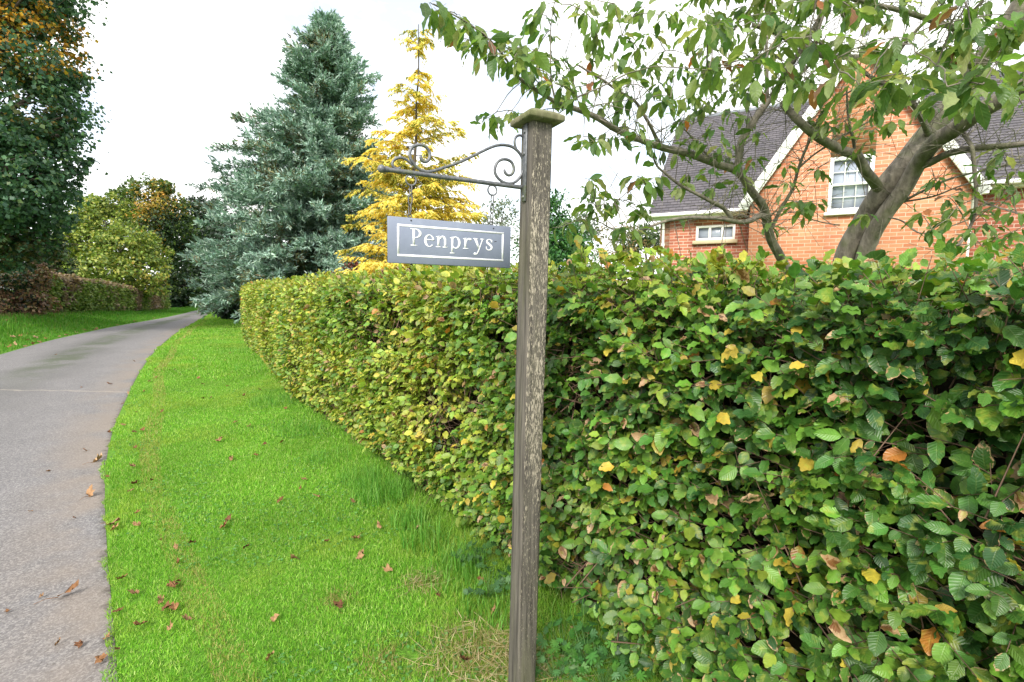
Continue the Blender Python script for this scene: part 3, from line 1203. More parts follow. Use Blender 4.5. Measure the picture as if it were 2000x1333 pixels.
# ------------------------------------------------------------------ sign post with iron bracket
PH = R(27.7)
nL = np.array([-math.cos(PH), -math.sin(PH), 0])     # the post's left face looks this way (the bracket's side)
nF = np.array([math.sin(PH), -math.cos(PH), 0])      # the wide face towards the camera
top_c = at(1049, 243, 1.625)
low_c = at(1018.5, 1333, 1.625)
axis = nrm(top_c - low_c)
base = low_c + axis * ((-.25 - low_c[2]) / axis[2])
LOC = base.copy()
LOC[2] = 0.0
LOC = low_c + axis * ((0 - low_c[2]) / axis[2])
Hp = (top_c[2] + .25) / axis[2]
root = thing('sign_post', 'weathered square wooden post with flaking cream paint, an iron bracket near its top', 'post', LOC)
mb = MB()
hw, ch = .0375, .004
prof = []
for (a, b) in ((1, 1), (-1, 1), (-1, -1), (1, -1)):
    pass
ring = [(hw, -hw + ch), (hw, hw - ch), (hw - ch, hw), (-hw + ch, hw), (-hw, hw - ch), (-hw, -hw + ch), (-hw + ch, -hw), (hw - ch, -hw)]
# local axes: first = nL, second = -nF ; each long face is subdivided for small wear
RG, FL = [], []
for i in range(8):
    a, b = np.array(ring[i]), np.array(ring[(i + 1) % 8])
    k = 5 if i % 2 == 0 else 1
    for j in range(k):
        RG.append(a + (b - a) * j / k)
RG = np.array(RG)
nr = 90
V, Cc = [], []
zz = np.linspace(0, Hp, nr)
wear = rng.normal(0, 1, (nr, len(RG)))
for i, z in enumerate(zz):
    c = base + axis * z
    for j, (p, q) in enumerate(RG):
        d = np.array([p, q]) * (1 + .008 * math.sin(z * 5 + p * 40) + .004 * wear[i, j])
        V.append(c + nL * d[0] - nF * d[1])
        fl = 1.0 if q < -hw * .9 else .12
        Cc.append((fl, fl, fl, 1))
# a knot and a split notch on the front face's right edge, as worn away in the photo
V = np.array(V)
k = len(RG)
fs = np.array([[i * k + j, i * k + (j + 1) % k, (i + 1) * k + (j + 1) % k, (i + 1) * k + j] for i in range(nr - 1) for j in range(k)])[:, ::-1]
mb.add(V, fs, None, np.array(Cc))
mb.build('shaft', M_post, root, LOC)
# cap: overhanging board with chamfered top
mb = MB()
tc0 = base + axis * Hp
hc = .0655
lev = [(-.004, .056), (.0, hc), (.017, hc), (.031, hc * .66), (.034, .012)]
V = []
for dz, h in lev:
    for sx, sy in ((1, 1), (-1, 1), (-1, -1), (1, -1)):
        V.append(tc0 + axis * dz + nL * h * sx - nF * h * sy)
fs = []
for i in range(len(lev) - 1):
    for j in range(4):
        fs.append([i * 4 + j, i * 4 + (j + 1) % 4, (i + 1) * 4 + (j + 1) % 4, (i + 1) * 4 + j][::-1])
fs += [[0, 1, 2, 3], [16 + 3, 16 + 2, 16 + 1, 16]]
mb.add(V, fs)
cap = mb.build('cap', M_cap, root, LOC)
bv = cap.modifiers.new('bevel', 'BEVEL')
bv.width = .003
bv.segments = 2

# the bracket's own plane: l = distance from the post's left face, h = height
face_c = LOC + nL * hw


def brk(px, py, out=0.0):
    """point of the bracket's vertical plane seen at this place of the photograph"""
    d = ray(px, py)
    o = np.array([0, 0, EYE])
    s = np.dot(face_c - o, nF) / np.dot(d, nF)
    return o + d * s + nF * out


def c1(x, y):      # crop used when measuring the ironwork
    return 700 + x * .3, 180 + y * .3


iron = thing  # (kept as a part of the post: it is screwed to it)
bracket_parts = []
# wall strap
mb = MB()
pa, pb = brk(*c1(1083, 225)), brk(*c1(1076, 722))
hh = pa[2] - pb[2]
zc = (pa[2] + pb[2]) / 2
ctr = LOC + axis * ((zc - LOC[2]) / axis[2]) + nL * (hw + .0035)
rot = np.stack([nL, -nF, axis], 1)
mb.box(ctr, (.007, .022, hh), rot, bevel=.002)
for f in (.40, -.44, .12):
    q = ctr + axis * hh * f + nL * .004
    mb.tube([q, q + nL * .004], [.006, .004], 10)
br = mb.build('bracket_plate', M_iron, root, LOC)
# round arm with ball end
A = brk(*c1(1078, 624))
B = brk(*c1(165, 505))
B[2] = B[2] * .6 + A[2] * .4 + .004
mb = MB()
mb.tube([A + (B - A) * t for t in np.linspace(0, 1, 14)], .0070, 12)
mb.build('bracket_arm', M_iron, root, LOC, smooth=True)
mb = MB()
u = nrm(B - A)
pr = []
for t in np.linspace(-.98, .98, 10):
    pr.append((B + u * (.006 + .0115 * t), .0115 * math.sqrt(1 - t * t)))
mb.tube([p for p, r in pr], [r for p, r in pr], 14)
mb.tube([B - u * .012, B - u * .004], [.0088, .0088], 12)
mb.build('finial', M_iron, root, LOC, smooth=True)


def scroll(name, pts, r):
    P = np.array([brk(*c1(*p)) for p in pts])
    P = catmull(P, 7)
    r *= 1.12
    rad = np.full(len(P), r)
    rad[:5] = r * np.linspace(.55, 1, 5)
    rad[-5:] = r * np.linspace(1, .55, 5)
    m = MB()
    m.tube(P, rad, 8)
    return m.build(name, M_iron, root, LOC, smooth=True)


scroll('scroll', [(948, 503), (958, 530), (980, 543), (1002, 532), (1012, 500), (1000, 462), (972, 442), (935, 440), (903, 462), (888, 505), (895, 540), (918, 570), (950, 590), (985, 597), (1022, 586), (1052, 555), (1070, 515), (1075, 470), (1064, 425), (1040, 388), (1005, 360), (968, 348), (920, 346), (870, 358), (800, 390), (720, 430), (640, 465), (560, 492), (490, 514), (440, 519), (400, 506), (368, 478), (345, 445), (335, 410), (340, 378), (360, 355), (392, 345), (425, 350), (452, 372), (466, 405), (460, 438), (440, 455), (418, 450), (406, 430), (408, 410)], .0042)
scroll('scroll', [(352, 482), (330, 455), (300, 434), (268, 428), (238, 438), (222, 462), (226, 486), (245, 499), (264, 500), (273, 490)], .0036)
scroll('scroll', [(1044, 398), (1026, 368), (1017, 335), (1020, 305), (1036, 286), (1058, 284), (1075, 298), (1080, 318)], .0036)


def ring_pts(c, r, ax1, ax2, n=20, sq=1.0):
    a = np.arange(n) * 2 * math.pi / n
    return c + r * (np.cos(a)[:, None] * ax1 + sq * np.sin(a)[:, None] * ax2)


Z = np.array([0, 0, 1.0])
ring_c = []
for (x, y) in ((341, 583), (871, 655)):
    c = brk(*c1(x, y))
    q = A + (B - A) * (np.dot(c - A, u) / np.linalg.norm(B - A))
    c = np.array([q[0], q[1], q[2] - .0062 - .0145])
    m = MB()
    m.tube(ring_pts(c, .0155, nL, Z), .0028, 8, closed=True)
    m.tube([c + Z * .0135, c + Z * .0225], .0034, 8)
    m.build('hanging_ring', M_iron, root, LOC, smooth=True)
    ring_c.append(c)

# ------------------------------------------------------------------ the slate sign and its two chains
TL, TR = brk(757, 423, .0), brk(996, 443, .0)
BL, BR = brk(757, 513, .0), brk(996, 525, .0)
xh = nrm((TR - TL) + (BR - BL))
wS = (np.linalg.norm(TR - TL) + np.linalg.norm(BR - BL)) / 2
yh = nrm(np.cross(nF, xh)) * 1.0
if yh[2] < 0:
    yh = -yh
ctrS = (TL + TR + BL + BR) / 4
hS = (np.linalg.norm(TL - BL) + np.linalg.norm(TR - BR)) / 2
sign = thing('name_sign', 'blue grey slate house name sign reading Penprys in white serif letters, hanging from the bracket', 'sign', ctrS)
rotS = np.stack([xh, yh, nF], 1)
tk = .011
mb = MB()
mb.box(ctrS, (wS, hS, tk), rotS, bevel=.0016)
mb.build('board', M_sign, sign, ctrS)


def S(x, y, z=0.0):
    return ctrS + xh * x + yh * y + nF * (tk / 2 + z)


def slab(m, poly, z0, z1):
    n = len(poly)
    v = [S(x, y, z0) for x, y in poly] + [S(x, y, z1) for x, y in poly]
    ar = sum(poly[i][0] * poly[(i + 1) % n][1] - poly[(i + 1) % n][0] * poly[i][1] for i in range(n))
    top = list(range(n, 2 * n))
    f = [top if ar > 0 else top[::-1]]
    for i in range(n):
        q = [i, (i + 1) % n, n + (i + 1) % n, n + i]
        f.append(q if ar > 0 else q[::-1])
    m.add(v, f)


mb = MB()
bx, by, bw = wS / 2 - .0265, hS / 2 - .0205, .0058
for poly in ([(-bx, by - bw), (bx, by - bw), (bx, by), (-bx, by)], [(-bx, -by), (bx, -by), (bx, -by + bw), (-bx, -by + bw)],
             [(-bx, -by + bw), (-bx + bw, -by + bw), (-bx + bw, by - bw), (-bx, by - bw)], [(bx - bw, -by + bw), (bx, -by + bw), (bx, by - bw), (bx - bw, by - bw)]):
    slab(mb, poly, -.0004, .0006)
mb.build('border', M_letter, sign, ctrS)

# lettering: stems, serifs, bowls and strokes of a book serif
GL = []


def rect(x0, y0, x1, y1):
    return [(x0, y0), (x1, y0), (x1, y1), (x0, y1)]


def arc(cx, cy, ro, ri, a0, a1, n=18, sh=(0, 0)):
    """curved stroke between an outer and an inner ellipse, as quads"""
    t = np.radians(np.linspace(a0, a1, n))
    o = [(cx + ro[0] * math.cos(a), cy + ro[1] * math.sin(a)) for a in t]
    i = [(cx + sh[0] + ri[0] * math.cos(a), cy + sh[1] + ri[1] * math.sin(a)) for a in t]
    return ('strip', o, i)


def stroke(pts, w):
    P = catmull(pts, 5)
    T = nrm(np.gradient(P, axis=0))
    Nn = np.stack([-T[:, 1], T[:, 0]], 1)
    ww = np.interp(np.linspace(0, 1, len(P)), np.linspace(0, 1, len(w)), w)[:, None] / 2
    return ('strip', [tuple(p) for p in P - Nn * ww], [tuple(p) for p in P + Nn * ww])


def disc(cx, cy, r):
    return [(cx + r * math.cos(a), cy + r * math.sin(a)) for a in np.linspace(0, 6.283, 13)[:-1]]


glyphs = {
    'P': (.66, [rect(.118, .04, .235, .96), rect(.0, 0, .37, .045), rect(0, .955, .25, 1.0), arc(.245, .725, (.37, .275), (.225, .225), -90, 90)]),
    'e': (.60, [arc(.30, .345, (.29, .365), (.165, .32), 5, 318, 30, (.02, .0)), rect(.13, .385, .575, .43)]),
    'n': (.73, [rect(.082, .04, .197, .62), rect(0, 0, .29, .045), [(0, .62), (.205, .69), (.205, .6), (.0, .585)], arc(.385, .40, (.215, .295), (.10, .20), 0, 158, 16, (-.015, 0)), rect(.475, .04, .592, .41), rect(.385, 0, .69, .045)]),
    'p': (.71, [rect(.082, -.28, .197, .62), rect(0, -.325, .30, -.28), [(0, .62), (.205, .69), (.205, .6), (.0, .585)], arc(.345, .34, (.30, .365), (.165, .315), -140, 140, 26, (-.01, 0))]),
    'r': (.55, [rect(.082, .04, .197, .62), rect(0, 0, .32, .045), [(0, .62), (.205, .69), (.205, .6), (.0, .585)], stroke([(.19, .44), (.25, .56), (.34, .63), (.43, .62)], [.03, .06, .09, .10]), disc(.435, .60, .075)]),
    'y': (.68, [[(.06, .645), (.205, .645), (.40, .12), (.335, -.03)], stroke([(.57, .645), (.42, .20), (.30, -.12), (.20, -.27), (.10, -.30)], [.05, .05, .055, .06, .04]), rect(-.01, .645, .29, .69), rect(.43, .645, .69, .69), disc(.10, -.265, .075)]),
    's': (.50, [stroke([(.405, .53), (.34, .645), (.22, .675), (.11, .61), (.10, .50), (.20, .40), (.33, .30), (.40, .19), (.34, .06), (.21, .015), (.09, .06), (.045, .18)], [.035, .06, .055, .085, .12, .135, .135, .115, .085, .055, .06, .035]), rect(.385, .47, .42, .66), rect(.035, .03, .07, .23)]),
}
mb = MB()
text = 'Penprys'
cap_h = .0500
sx = cap_h * 1.09
adv = sum(glyphs[c][0] for c in text) + .085 * (len(text) - 1)
x0 = -adv * sx / 2 + .0015
zi = 0
for c in text:
    w, pieces = glyphs[c]
    for pc in pieces:
        z1 = .0006 + .00006 * zi
        zi = (zi + 1) % 6
        if isinstance(pc, tuple):
            o, i = pc[1], pc[2]
            for k in range(len(o) - 1):
                quad = [o[k], o[k + 1], i[k + 1], i[k]]
                slab(mb, [(x0 + p * sx, -.0135 + q * cap_h) for p, q in quad], -.0004, z1)
        else:
            slab(mb, [(x0 + p * sx, -.0135 + q * cap_h) for p, q in pc], -.0004, z1)
    x0 += (w + .085) * sx
mb.build('lettering', M_letter, sign, ctrS)
for px, py in ((802, 431.5), (962.5, 447)):
    c = brk(px, py)
    m = MB()
    q = S(np.dot(c - ctrS, xh), np.dot(c - ctrS, yh), -.0005)
    m.tube([q, q + nF * .0012], .0024, 12)
    m.build('screw_hole', M_black, sign, ctrS)
q = S(.143, .0145, .0)
m = MB()
m.tube([q + xh * .004 + yh * .002, q - xh * .004], [.0012, .0007], 6)
m.build('screw_hole', M_black, sign, ctrS)

for i, (c, px) in enumerate(zip(ring_c, (800, 960))):
    topx = np.dot(brk(px, 440) - ctrS, xh)
    lower = ctrS + xh * topx + yh * (hS / 2 + .004) - nF * .0
    eye = MB()
    eye.tube(ring_pts(lower + yh * .002, .0056, xh, Z, 14), .0018, 6, closed=True)
    eye.tube([lower - yh * .008, lower - yh * .001], .0014, 6)
    eye.build('screw_eye', M_galv, sign, ctrS, smooth=True)
    a0, b0 = c - Z * .0145, lower + yh * .0065
    ch_ = thing('chain', 'short galvanised steel chain at the %s of the slate sign' % ('outer end, under the ball tip' if i == 0 else 'inner end, close to the post'), 'chain', a0)
    nl = 3 if i == 0 else 2
    nl = 3
    stp = (b0 - a0) / nl
    for k in range(nl):
        m = MB()
        cc = a0 + stp * (k + .5)
        half = np.linalg.norm(stp) / 2 + .0016
        w1 = xh if k % 2 else nrm(xh * .35 + nF)
        if i == 0 and k == 1:
            w1 = nrm(xh * .9 + nF * .4)
        lk = ring_pts(cc, .0056, w1, nrm(stp), 16, half / .0056)
        m.tube(lk, .0019, 6, closed=True)
        m.build('link', M_galv, ch_, a0, smooth=True)

# ------------------------------------------------------------------ weeds at the foot of the hedge
weeds = [((1100, 1275), .9, 'low buttercup plant with bright green lobed leaves just right of the post foot'),
         ((1150, 1300), 1.1, 'spreading buttercup plant, second to the right of the post, on the soil under the hedge'),
         ((1215, 1310), 1.0, 'buttercup plant furthest right of the post, under the hedge'),
         ((1085, 1330), .8, 'small buttercup plant touching the straw beside the post foot'),
         ((1180, 1350), 1.0, 'buttercup plant at the bottom edge, below the hedge leaves'),
         ((930, 1105), .95, 'dark leafy weed at the foot of the hedge just left of the post'),
         ((955, 1165), .85, 'dark leafy weed nearest the left side of the post, by tall grass')]
for (px, py), sc, lab in weeds:
    q = gnd(px, py, .02)
    r0 = thing('weed_plant', lab, 'weed', q, 0, 'weeds at the foot of the hedge')
    ml_, ms_ = MB(), MB()
    n = 30
    az = rng.uniform(0, 6.283, n)
    rad = rng.uniform(.02, .14, n) * sc
    hgt = rng.uniform(.05, .13, n) * sc
    tip = q + np.stack([np.cos(az) * rad, np.sin(az) * rad, hgt], 1)
    ms_.twigs(np.tile(q, (n, 1)) + rng.normal(0, .006, (n, 3)), tip, .0016, .001, 4, (.09, .20, .05, 0))
    D = np.stack([np.cos(az), np.sin(az), rng.normal(-.1, .2, n)], 1)
    N = np.tile([0, 0, 1.0], (n, 1)) + rng.normal(0, .3, (n, 3)) + np.array([-.2, -.4, 0])
    dark = px < 1000
    C = pick([(.03, .095, .028), (.045, .12, .03)] if dark else [(.045, .16, .025), (.07, .2, .03), (.04, .13, .03)], n)
    Lf = rng.uniform(.026, .052, n) * sc
    ml_.leaves(T_crow, tip, D, N, Lf, Lf * 1.0, C, .15, .12, 0)
    ms_.build('stem', M_weed, r0, q)
    ml_.build('leaves', M_weed, r0, q)


# ------------------------------------------------------------------ fallen leaves, each one by itself
def fallen(px, py, size, label, colr, z=.012, stalk=True, curl=.5, az=None, z_is_road=False):
    q = gnd(px, py)
    if z_is_road:
        zz_ = .016
    else:
        zz_ = float(verge_z(q[0], q[1])) + .022
    q = gnd(px, py, zz_)
    m = MB()
    az = rng.uniform(0, 6.283) if az is None else az
    D = np.array([[math.cos(az), math.sin(az), rng.normal(0, .15)]])
    N = np.array([[rng.normal(0, .25), rng.normal(0, .25), 1.0]])
    C = np.clip(np.array([colr]) * rng.uniform(.8, 1.2), 0, 1)
    P = q[None] - D * size * .35
    tv_ = T_maple[0] + np.array([1, 1, 1.3]) * rng.normal(0, .075, T_maple[0].shape)
    tv_[:, 0] *= rng.uniform(.4, 1.0)
    size *= .88
    m.leaves((tv_, T_maple[1], T_maple[2]), P, D, N, size, size * rng.uniform(.8, 1.1), C, -curl * rng.uniform(.5, 1.2), curl * rng.uniform(.3, .9), .25)
    if stalk:
        dd = nrm(D[0] * np.array([1, 1, 0]))
        p0 = P[0] + D[0] * size * .05
        sd_ = np.array([-dd[1], dd[0], 0])
        m.tube([p0, p0 - dd * size * .4 + np.array([0, 0, .012]), p0 - dd * size * .85 + sd_ * size * .1], [.0016, .0012, .001], 5, col=(.30, .14, .06, .0))
    o = m.build('fallen_leaf', M_dead, None, q)
    tag(o, label, 'leaf', 'fallen autumn leaves on the ground')
    return o


BR1, BR2, BR3, BR4 = (.24, .115, .05), (.33, .19, .095), (.15, .065, .03), (.44, .29, .16)
big = [((133, 1160), .115, 'large brown maple leaf with stalk lying flat on the lane', BR1, True),
       ((222, 1024), .10, 'tan curled leaf with long stalk at the edge where lane meets grass', BR2, True),
       ((192, 898), .11, 'pair like tan flattened leaf on the lane edge', BR4, True),
       ((178, 965), .085, 'curled tan leaf on the lane just before the grass edge', BR2, True),
       ((530, 1284), .06, 'pale tan leaf lying on the grass at the bottom of the verge', BR2, False),
       ((697, 1053), .075, 'folded tan leaf with stalk on the grass in front of the hedge', BR2, True),
       ((815, 1032), .075, 'pale tan leaf standing against the foot of the hedge', BR4, False),
       ((323, 1190), .055, 'small dark brown crumpled leaf on the grass near the lane edge', BR3, False),
       ((546, 978), .07, 'brown leaf lying in the middle of the verge', BR1, False),
       ((427, 861), .085, 'wide tan leaf on the verge midway between lane and hedge', BR2, False),
       ((689, 980), .06, 'tan leaf on grass tuft below the hedge', BR2, False),
       ((216, 751), .10, 'dark brown leaf in the lane on the pale joint', BR3, False)]
for (px, py), s, lab, c, st in big:
    road = px < 215 or py == 751
    fallen(px, py, s, lab, c, stalk=st, z_is_road=road, curl=.55)
rest_v = [(262, 843), (260, 942), (443, 1014), (441, 1030), (450, 897), (503, 888), (520, 870), (402, 781), (413, 778), (460, 828), (490, 833), (445, 755), (475, 773), (400, 752), (415, 742), (390, 735), (355, 733), (343, 722), (316, 803), (283, 765), (290, 745), (330, 719), (325, 701), (337, 692), (395, 718), (300, 720),
          (270, 1005), (345, 1065), (340, 1145), (585, 955), (620, 970), (640, 1060), (740, 1030), (700, 1085), (760, 1115), (575, 1095), (663, 1185), (540, 1212), (480, 1072), (372, 1060), (600, 936), (440, 705), (450, 690), (420, 680), (350, 672), (430, 735), (1010, 1205), (905, 1290), (855, 1165), (940, 1135), (965, 1195), (1120, 1235), (1150, 1240), (1180, 1215), (560, 800), (380, 700), (545, 865), (505, 762)]
for py in list(rng.uniform(640, 1250, 26)):
    q_ = gnd(300, py)
    e_ = 1000 + (xr(q_[1]) + rng.uniform(.0, .5) ** 1.4) / (q_[1] * CP + EYE * SP) * F
    rest_v.append((e_, py))
for px, py in rest_v:
    fallen(px + rng.normal(0, 3), py + rng.normal(0, 2), rng.uniform(.045, .075), 'small dry brown autumn leaf scattered on the grass verge', [BR1, BR2, BR3, BR2][rng.integers(4)], stalk=False)
rest_r = [(20, 792), (160, 757), (95, 920), (145, 1012), (80, 1165), (15, 1195), (115, 1255), (155, 1258), (208, 1245), (165, 880), (235, 800), (240, 790), (60, 1000), (212, 845), (262, 706), (295, 692), (60, 745), (230, 1268), (108, 694), (195, 1290)]
for px, py in rest_r:
    fallen(px, py, rng.uniform(.03, .06), 'small dry leaf fragment lying on the grey lane', [BR1, BR3, BR2][rng.integers(3)], stalk=False, z_is_road=True)
rest_b = [(25, 668), (15, 655), (40, 665), (55, 668), (30, 676), (65, 674), (78, 671), (90, 664), (115, 660), (130, 657), (150, 652), (168, 648), (190, 645), (20, 680), (70, 664), (185, 647), (230, 637), (262, 630), (300, 624), (48, 680)]
for px, py in rest_b:
    q = gnd(px, py, .05)
    o = fallen(px, py, rng.uniform(.12, .17), 'pale dead leaf at the edge of the bank across the lane', [BR4, BR2, BR1][rng.integers(3)], stalk=False)
    o.location.z = float(bank_z(o.location.x, o.location.y)) + .05


# ------------------------------------------------------------------ trees
def tree_leaves(m, blobs, n, L, colour, clump=26, cl_r=.26, tm=T_simple, upness=.45, wide=.75, shell=.55, droop=.3):
    w = np.array([b[3] * b[4] * b[5] for b in blobs]) ** (2 / 3)
    w /= w.sum()
    ncl = n // clump
    bi = rng.choice(len(blobs), ncl, p=w)
    B = np.array(blobs, float)[bi]
    d = rand_unit(ncl)
    r = rng.uniform(shell ** 2, 1, ncl) ** .5
    r *= 1 + .16 * (noise3(d * 2 + B[:, :3], 1.7, 61) - .5) * 2
    c = B[:, :3] + d * B[:, 3:6] * r[:, None]
    cr = cl_r * np.cbrt(B[:, 3] * B[:, 4] * B[:, 5]) * rng.uniform(.6, 1.3, ncl)
    P = np.repeat(c, clump, 0) + rng.normal(0, .5, (ncl * clump, 3)) * np.repeat(cr, clump)[:, None] * np.array([1, 1, .6])
    O = np.repeat(d, clump, 0)
    U = np.array([0, 0, 1.0])
    N = nrm(O * .6 + U * upness + rng.normal(0, .5, P.shape))
    D = nrm(rand_unit(len(P)) + O * .5 - U * droop)
    Ls = L * rng.uniform(.65, 1.3, len(P))
    C = colour(P, O)
    m.leaves(tm, P, D, N, Ls, Ls * wide, C, rng.uniform(0, .3, len(P)), rng.uniform(0, .35, len(P)), 0)
    return c


def limb(m, a, b, r0, r1, sag=.0, n=7, sides=8, wob=.06):
    a, b = np.asarray(a, float), np.asarray(b, float)
    t = np.linspace(0, 1, n)[:, None]
    L = np.linalg.norm(b - a)
    P = a + (b - a) * t + np.sin(t * math.pi) * np.array([0, 0, sag]) * L
    P[1:-1] += rng.normal(0, wob * L / n, (n - 2, 3))
    m.tube(P, np.linspace(r0, r1, n), sides)
    return P


def broadleaf(name, label, cat, base, trunk_h, r, blobs, n, L, colour, group=None, mat=None, clump=26, cl_r=.26, shell=.55, wide=.75):
    o = thing(name, label, cat, base, 0, group)
    b = np.asarray(base, float)
    mt_, mc_ = MB(), MB()
    tops = np.array([q[:3] for q in blobs])
    hub = b + np.array([0, 0, trunk_h])
    limb(mt_, b - np.array([0, 0, .1]), hub, r, r * .75, 0, 6, 10, .03)
    for q in blobs:
        e = np.array(q[:3])
        s = hub + (np.array([0, 0, 1.0]) * max(0, (e[2] - hub[2]) * .25))
        P = limb(mt_, s, e, r * .5, r * .12, .05)
        for k in range(5):
            d = rand_unit(1)[0]
            d[2] = abs(d[2]) * .6
            st = P[rng.integers(2, len(P))]
            limb(mt_, st, np.array(q[:3]) + d * np.array(q[3:6]) * .85, r * .13, r * .03, .03, 5, 5)
    tree_leaves(mc_, blobs, n, L, colour, clump, cl_r, shell=shell, wide=wide)
    mt_.build('trunk', M_bark, o, base, smooth=True)
    mc_.build('crown', mat or M_tree, o, base)
    return o


def col_mix(pal, w, accents=()):
    """palette colours, with accent patches: (centre, radius, palette, strength)"""
    def f(P, O):
        n = len(P)
        c = pick(pal, n, w)
        z = noise3(P, .9, 71)
        c = c * (.8 + .4 * z)[:, None]
        for ctr, rad, p2, st in accents:
            d = np.linalg.norm((P - np.asarray(ctr)) / np.asarray(rad), axis=1) + (noise3(P, 1.2, 72) - .5) * .7
            m = rng.uniform(0, 1, n) < np.clip(1.25 - d, 0, 1) * st
            c = np.where(m[:, None], pick(p2, n), c)
        return c
    return f


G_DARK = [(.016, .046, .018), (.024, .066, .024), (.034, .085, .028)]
G_MID = [(.035, .085, .016), (.055, .125, .020), (.09, .155, .026)]
G_OLIVE = [(.09, .15, .028), (.18, .26, .04), (.28, .33, .055), (.36, .36, .07)]
ORANGE = [(.58, .31, .035), (.66, .40, .05), (.50, .22, .03)]
YELLOW = [(.62, .44, .03), (.72, .53, .05), (.50, .33, .02), (.45, .42, .04)]

# the tall dark maple on the far side of the lane
b0 = np.array([-18.2, 15.0, float(bank_z(-18.2, 15.0))])
p = lambda px, py, Y: at(px, py, Y)
bl = []
for (px, py, Y, rx, rz) in ((60, 90, 15, 1.5, 1.3), (20, 210, 14.6, 2.0, 1.6), (95, 300, 15, 1.15, .75), (105, 165, 15.2, .85, .6), (90, 30, 15.4, .9, .7), (115, 265, 14.8, .75, .38), (60, 400, 15, 1.2, 1.0), (20, 330, 14.2, 1.7, 1.6), (40, 455, 15.2, 1.0, .55),
                            (-60, 150, 15, 3, 2.6), (-100, 330, 15, 3, 2.4), (0, -60, 15, 2.2, 1.8), (-120, 430, 14.6, 2.4, 1.0), (100, 430, 15.6, .6, .4), (50, -10, 14.5, 1.2, .8), (-90, -120, 15.2, 3.2, 2.6), (70, 350, 14.5, 1.0, .7), (20, 500, 15.5, .9, .5), (-40, 500, 15.5, 1.2, .6), (90, 480, 16, .7, .5), (120, 340, 15, .6, .45), (120, 230, 15, .5, .4)):
    c = p(px, py, Y)
    bl.append((c[0], c[1], c[2], rx, rx * .9, rz))
broadleaf('maple_tree', 'tall dark green maple with an orange patch, at the left edge above the bank', 'tree', b0, 2.6, .26, bl, 62000, .125,
          col_mix([(.035, .092, .052), (.055, .13, .066), (.08, .17, .075), (.115, .19, .065)], [3, 4, 3, 1],
                  [(p(45, 50, 14.6), (1.15, 2.2, 1.15), ORANGE + [(.30, .22, .03)], .8), (p(85, 110, 15), (.8, 1.3, .45), ORANGE, .5), (p(30, 200, 14), (1.0, 1.0, .7), [(.22, .15, .03), (.10, .12, .03)], .35), (p(40, 500, 15), (2.0, 2, .8), [(.06, .08, .02), (.10, .09, .03)], .6)]), clump=22, cl_r=.20, wide=.85)

# yellow green tree above the low hedge, and the taller one with the orange side behind it
b1 = at(205, 600, 30)
b1[2] = float(bank_z(b1[0], b1[1]))
bl = []
for (px, py, Y, rx, rz) in ((205, 430, 30, 1.5, 1.1), (165, 480, 29, 1.8, 1.2), (245, 480, 29, 1.8, 1.3), (130, 525, 29, 1.3, .9), (200, 530, 28, 1.9, 1.1), (275, 530, 28.5, 1.4, 1.0), (235, 570, 28.5, 1.3, .7), (295, 495, 30, 1.1, .9), (150, 560, 28.5, 1.2, .6), (300, 560, 29, .9, .6), (225, 400, 30, .8, .6), (165, 440, 30, 1.1, .8), (190, 410, 30.5, 1.0, .7), (125, 480, 30, 1.0, .9), (110, 550, 29.5, 1.0, .8), (145, 455, 30.5, 1.1, .9), (115, 510, 30.5, 1.1, .9), (175, 395, 31, .8, .6)):
    c = p(px, py, Y)
    bl.append((c[0], c[1], c[2], rx, rx, rz))
broadleaf('field_maple', 'rounded yellow green tree above the low hedge on the far side of the lane', 'tree', b1, 1.2, .2, bl, 30000, .17,
          col_mix(G_OLIVE, [3, 4, 3, 1.2], [(p(310, 540, 28.5), (.9, 2, .8), [(.34, .26, .05)], .35)]), clump=20, cl_r=.22)
b2 = at(275, 598, 38)
b2[2] = 0
bl = []
for (px, py, Y, rx, rz) in ((290, 385, 38, 1.8, 1.4), (255, 395, 38, 1.4, 1.2), (325, 410, 38, 1.6, 1.6), (345, 450, 38, 1.5, 1.8), (300, 440, 36.5, 1.7, 1.6), (340, 510, 38, 1.4, 1.8), (320, 560, 38, 1.6, 1.3), (270, 450, 38, 2, 2), (235, 375, 38.5, .6, .5), (310, 365, 38, .9, .6), (360, 560, 38, 1.2, 1.2)):
    c = p(px, py, Y)
    bl.append((c[0], c[1], c[2], rx, rx, rz))
broadleaf('sycamore_tree', 'taller rounded tree with an orange flank, behind the yellow green tree', 'tree', b2, 2.0, .3, bl, 22000, .2,
          col_mix([(.05, .095, .022), (.085, .145, .026), (.14, .19, .04)], [3, 4, 2], [(p(290, 400, 36.5), (1.7, 3, 2.0), [(.46, .27, .05), (.42, .30, .05), (.30, .25, .05)], .9), (p(320, 470, 37), (.6, 3, 1.2), [(.54, .30, .04)], .6), (p(352, 500, 37.5), (1.3, 5, 4.2), [(.018, .042, .018), (.03, .06, .022)], 1.0)]), clump=20, cl_r=.22)

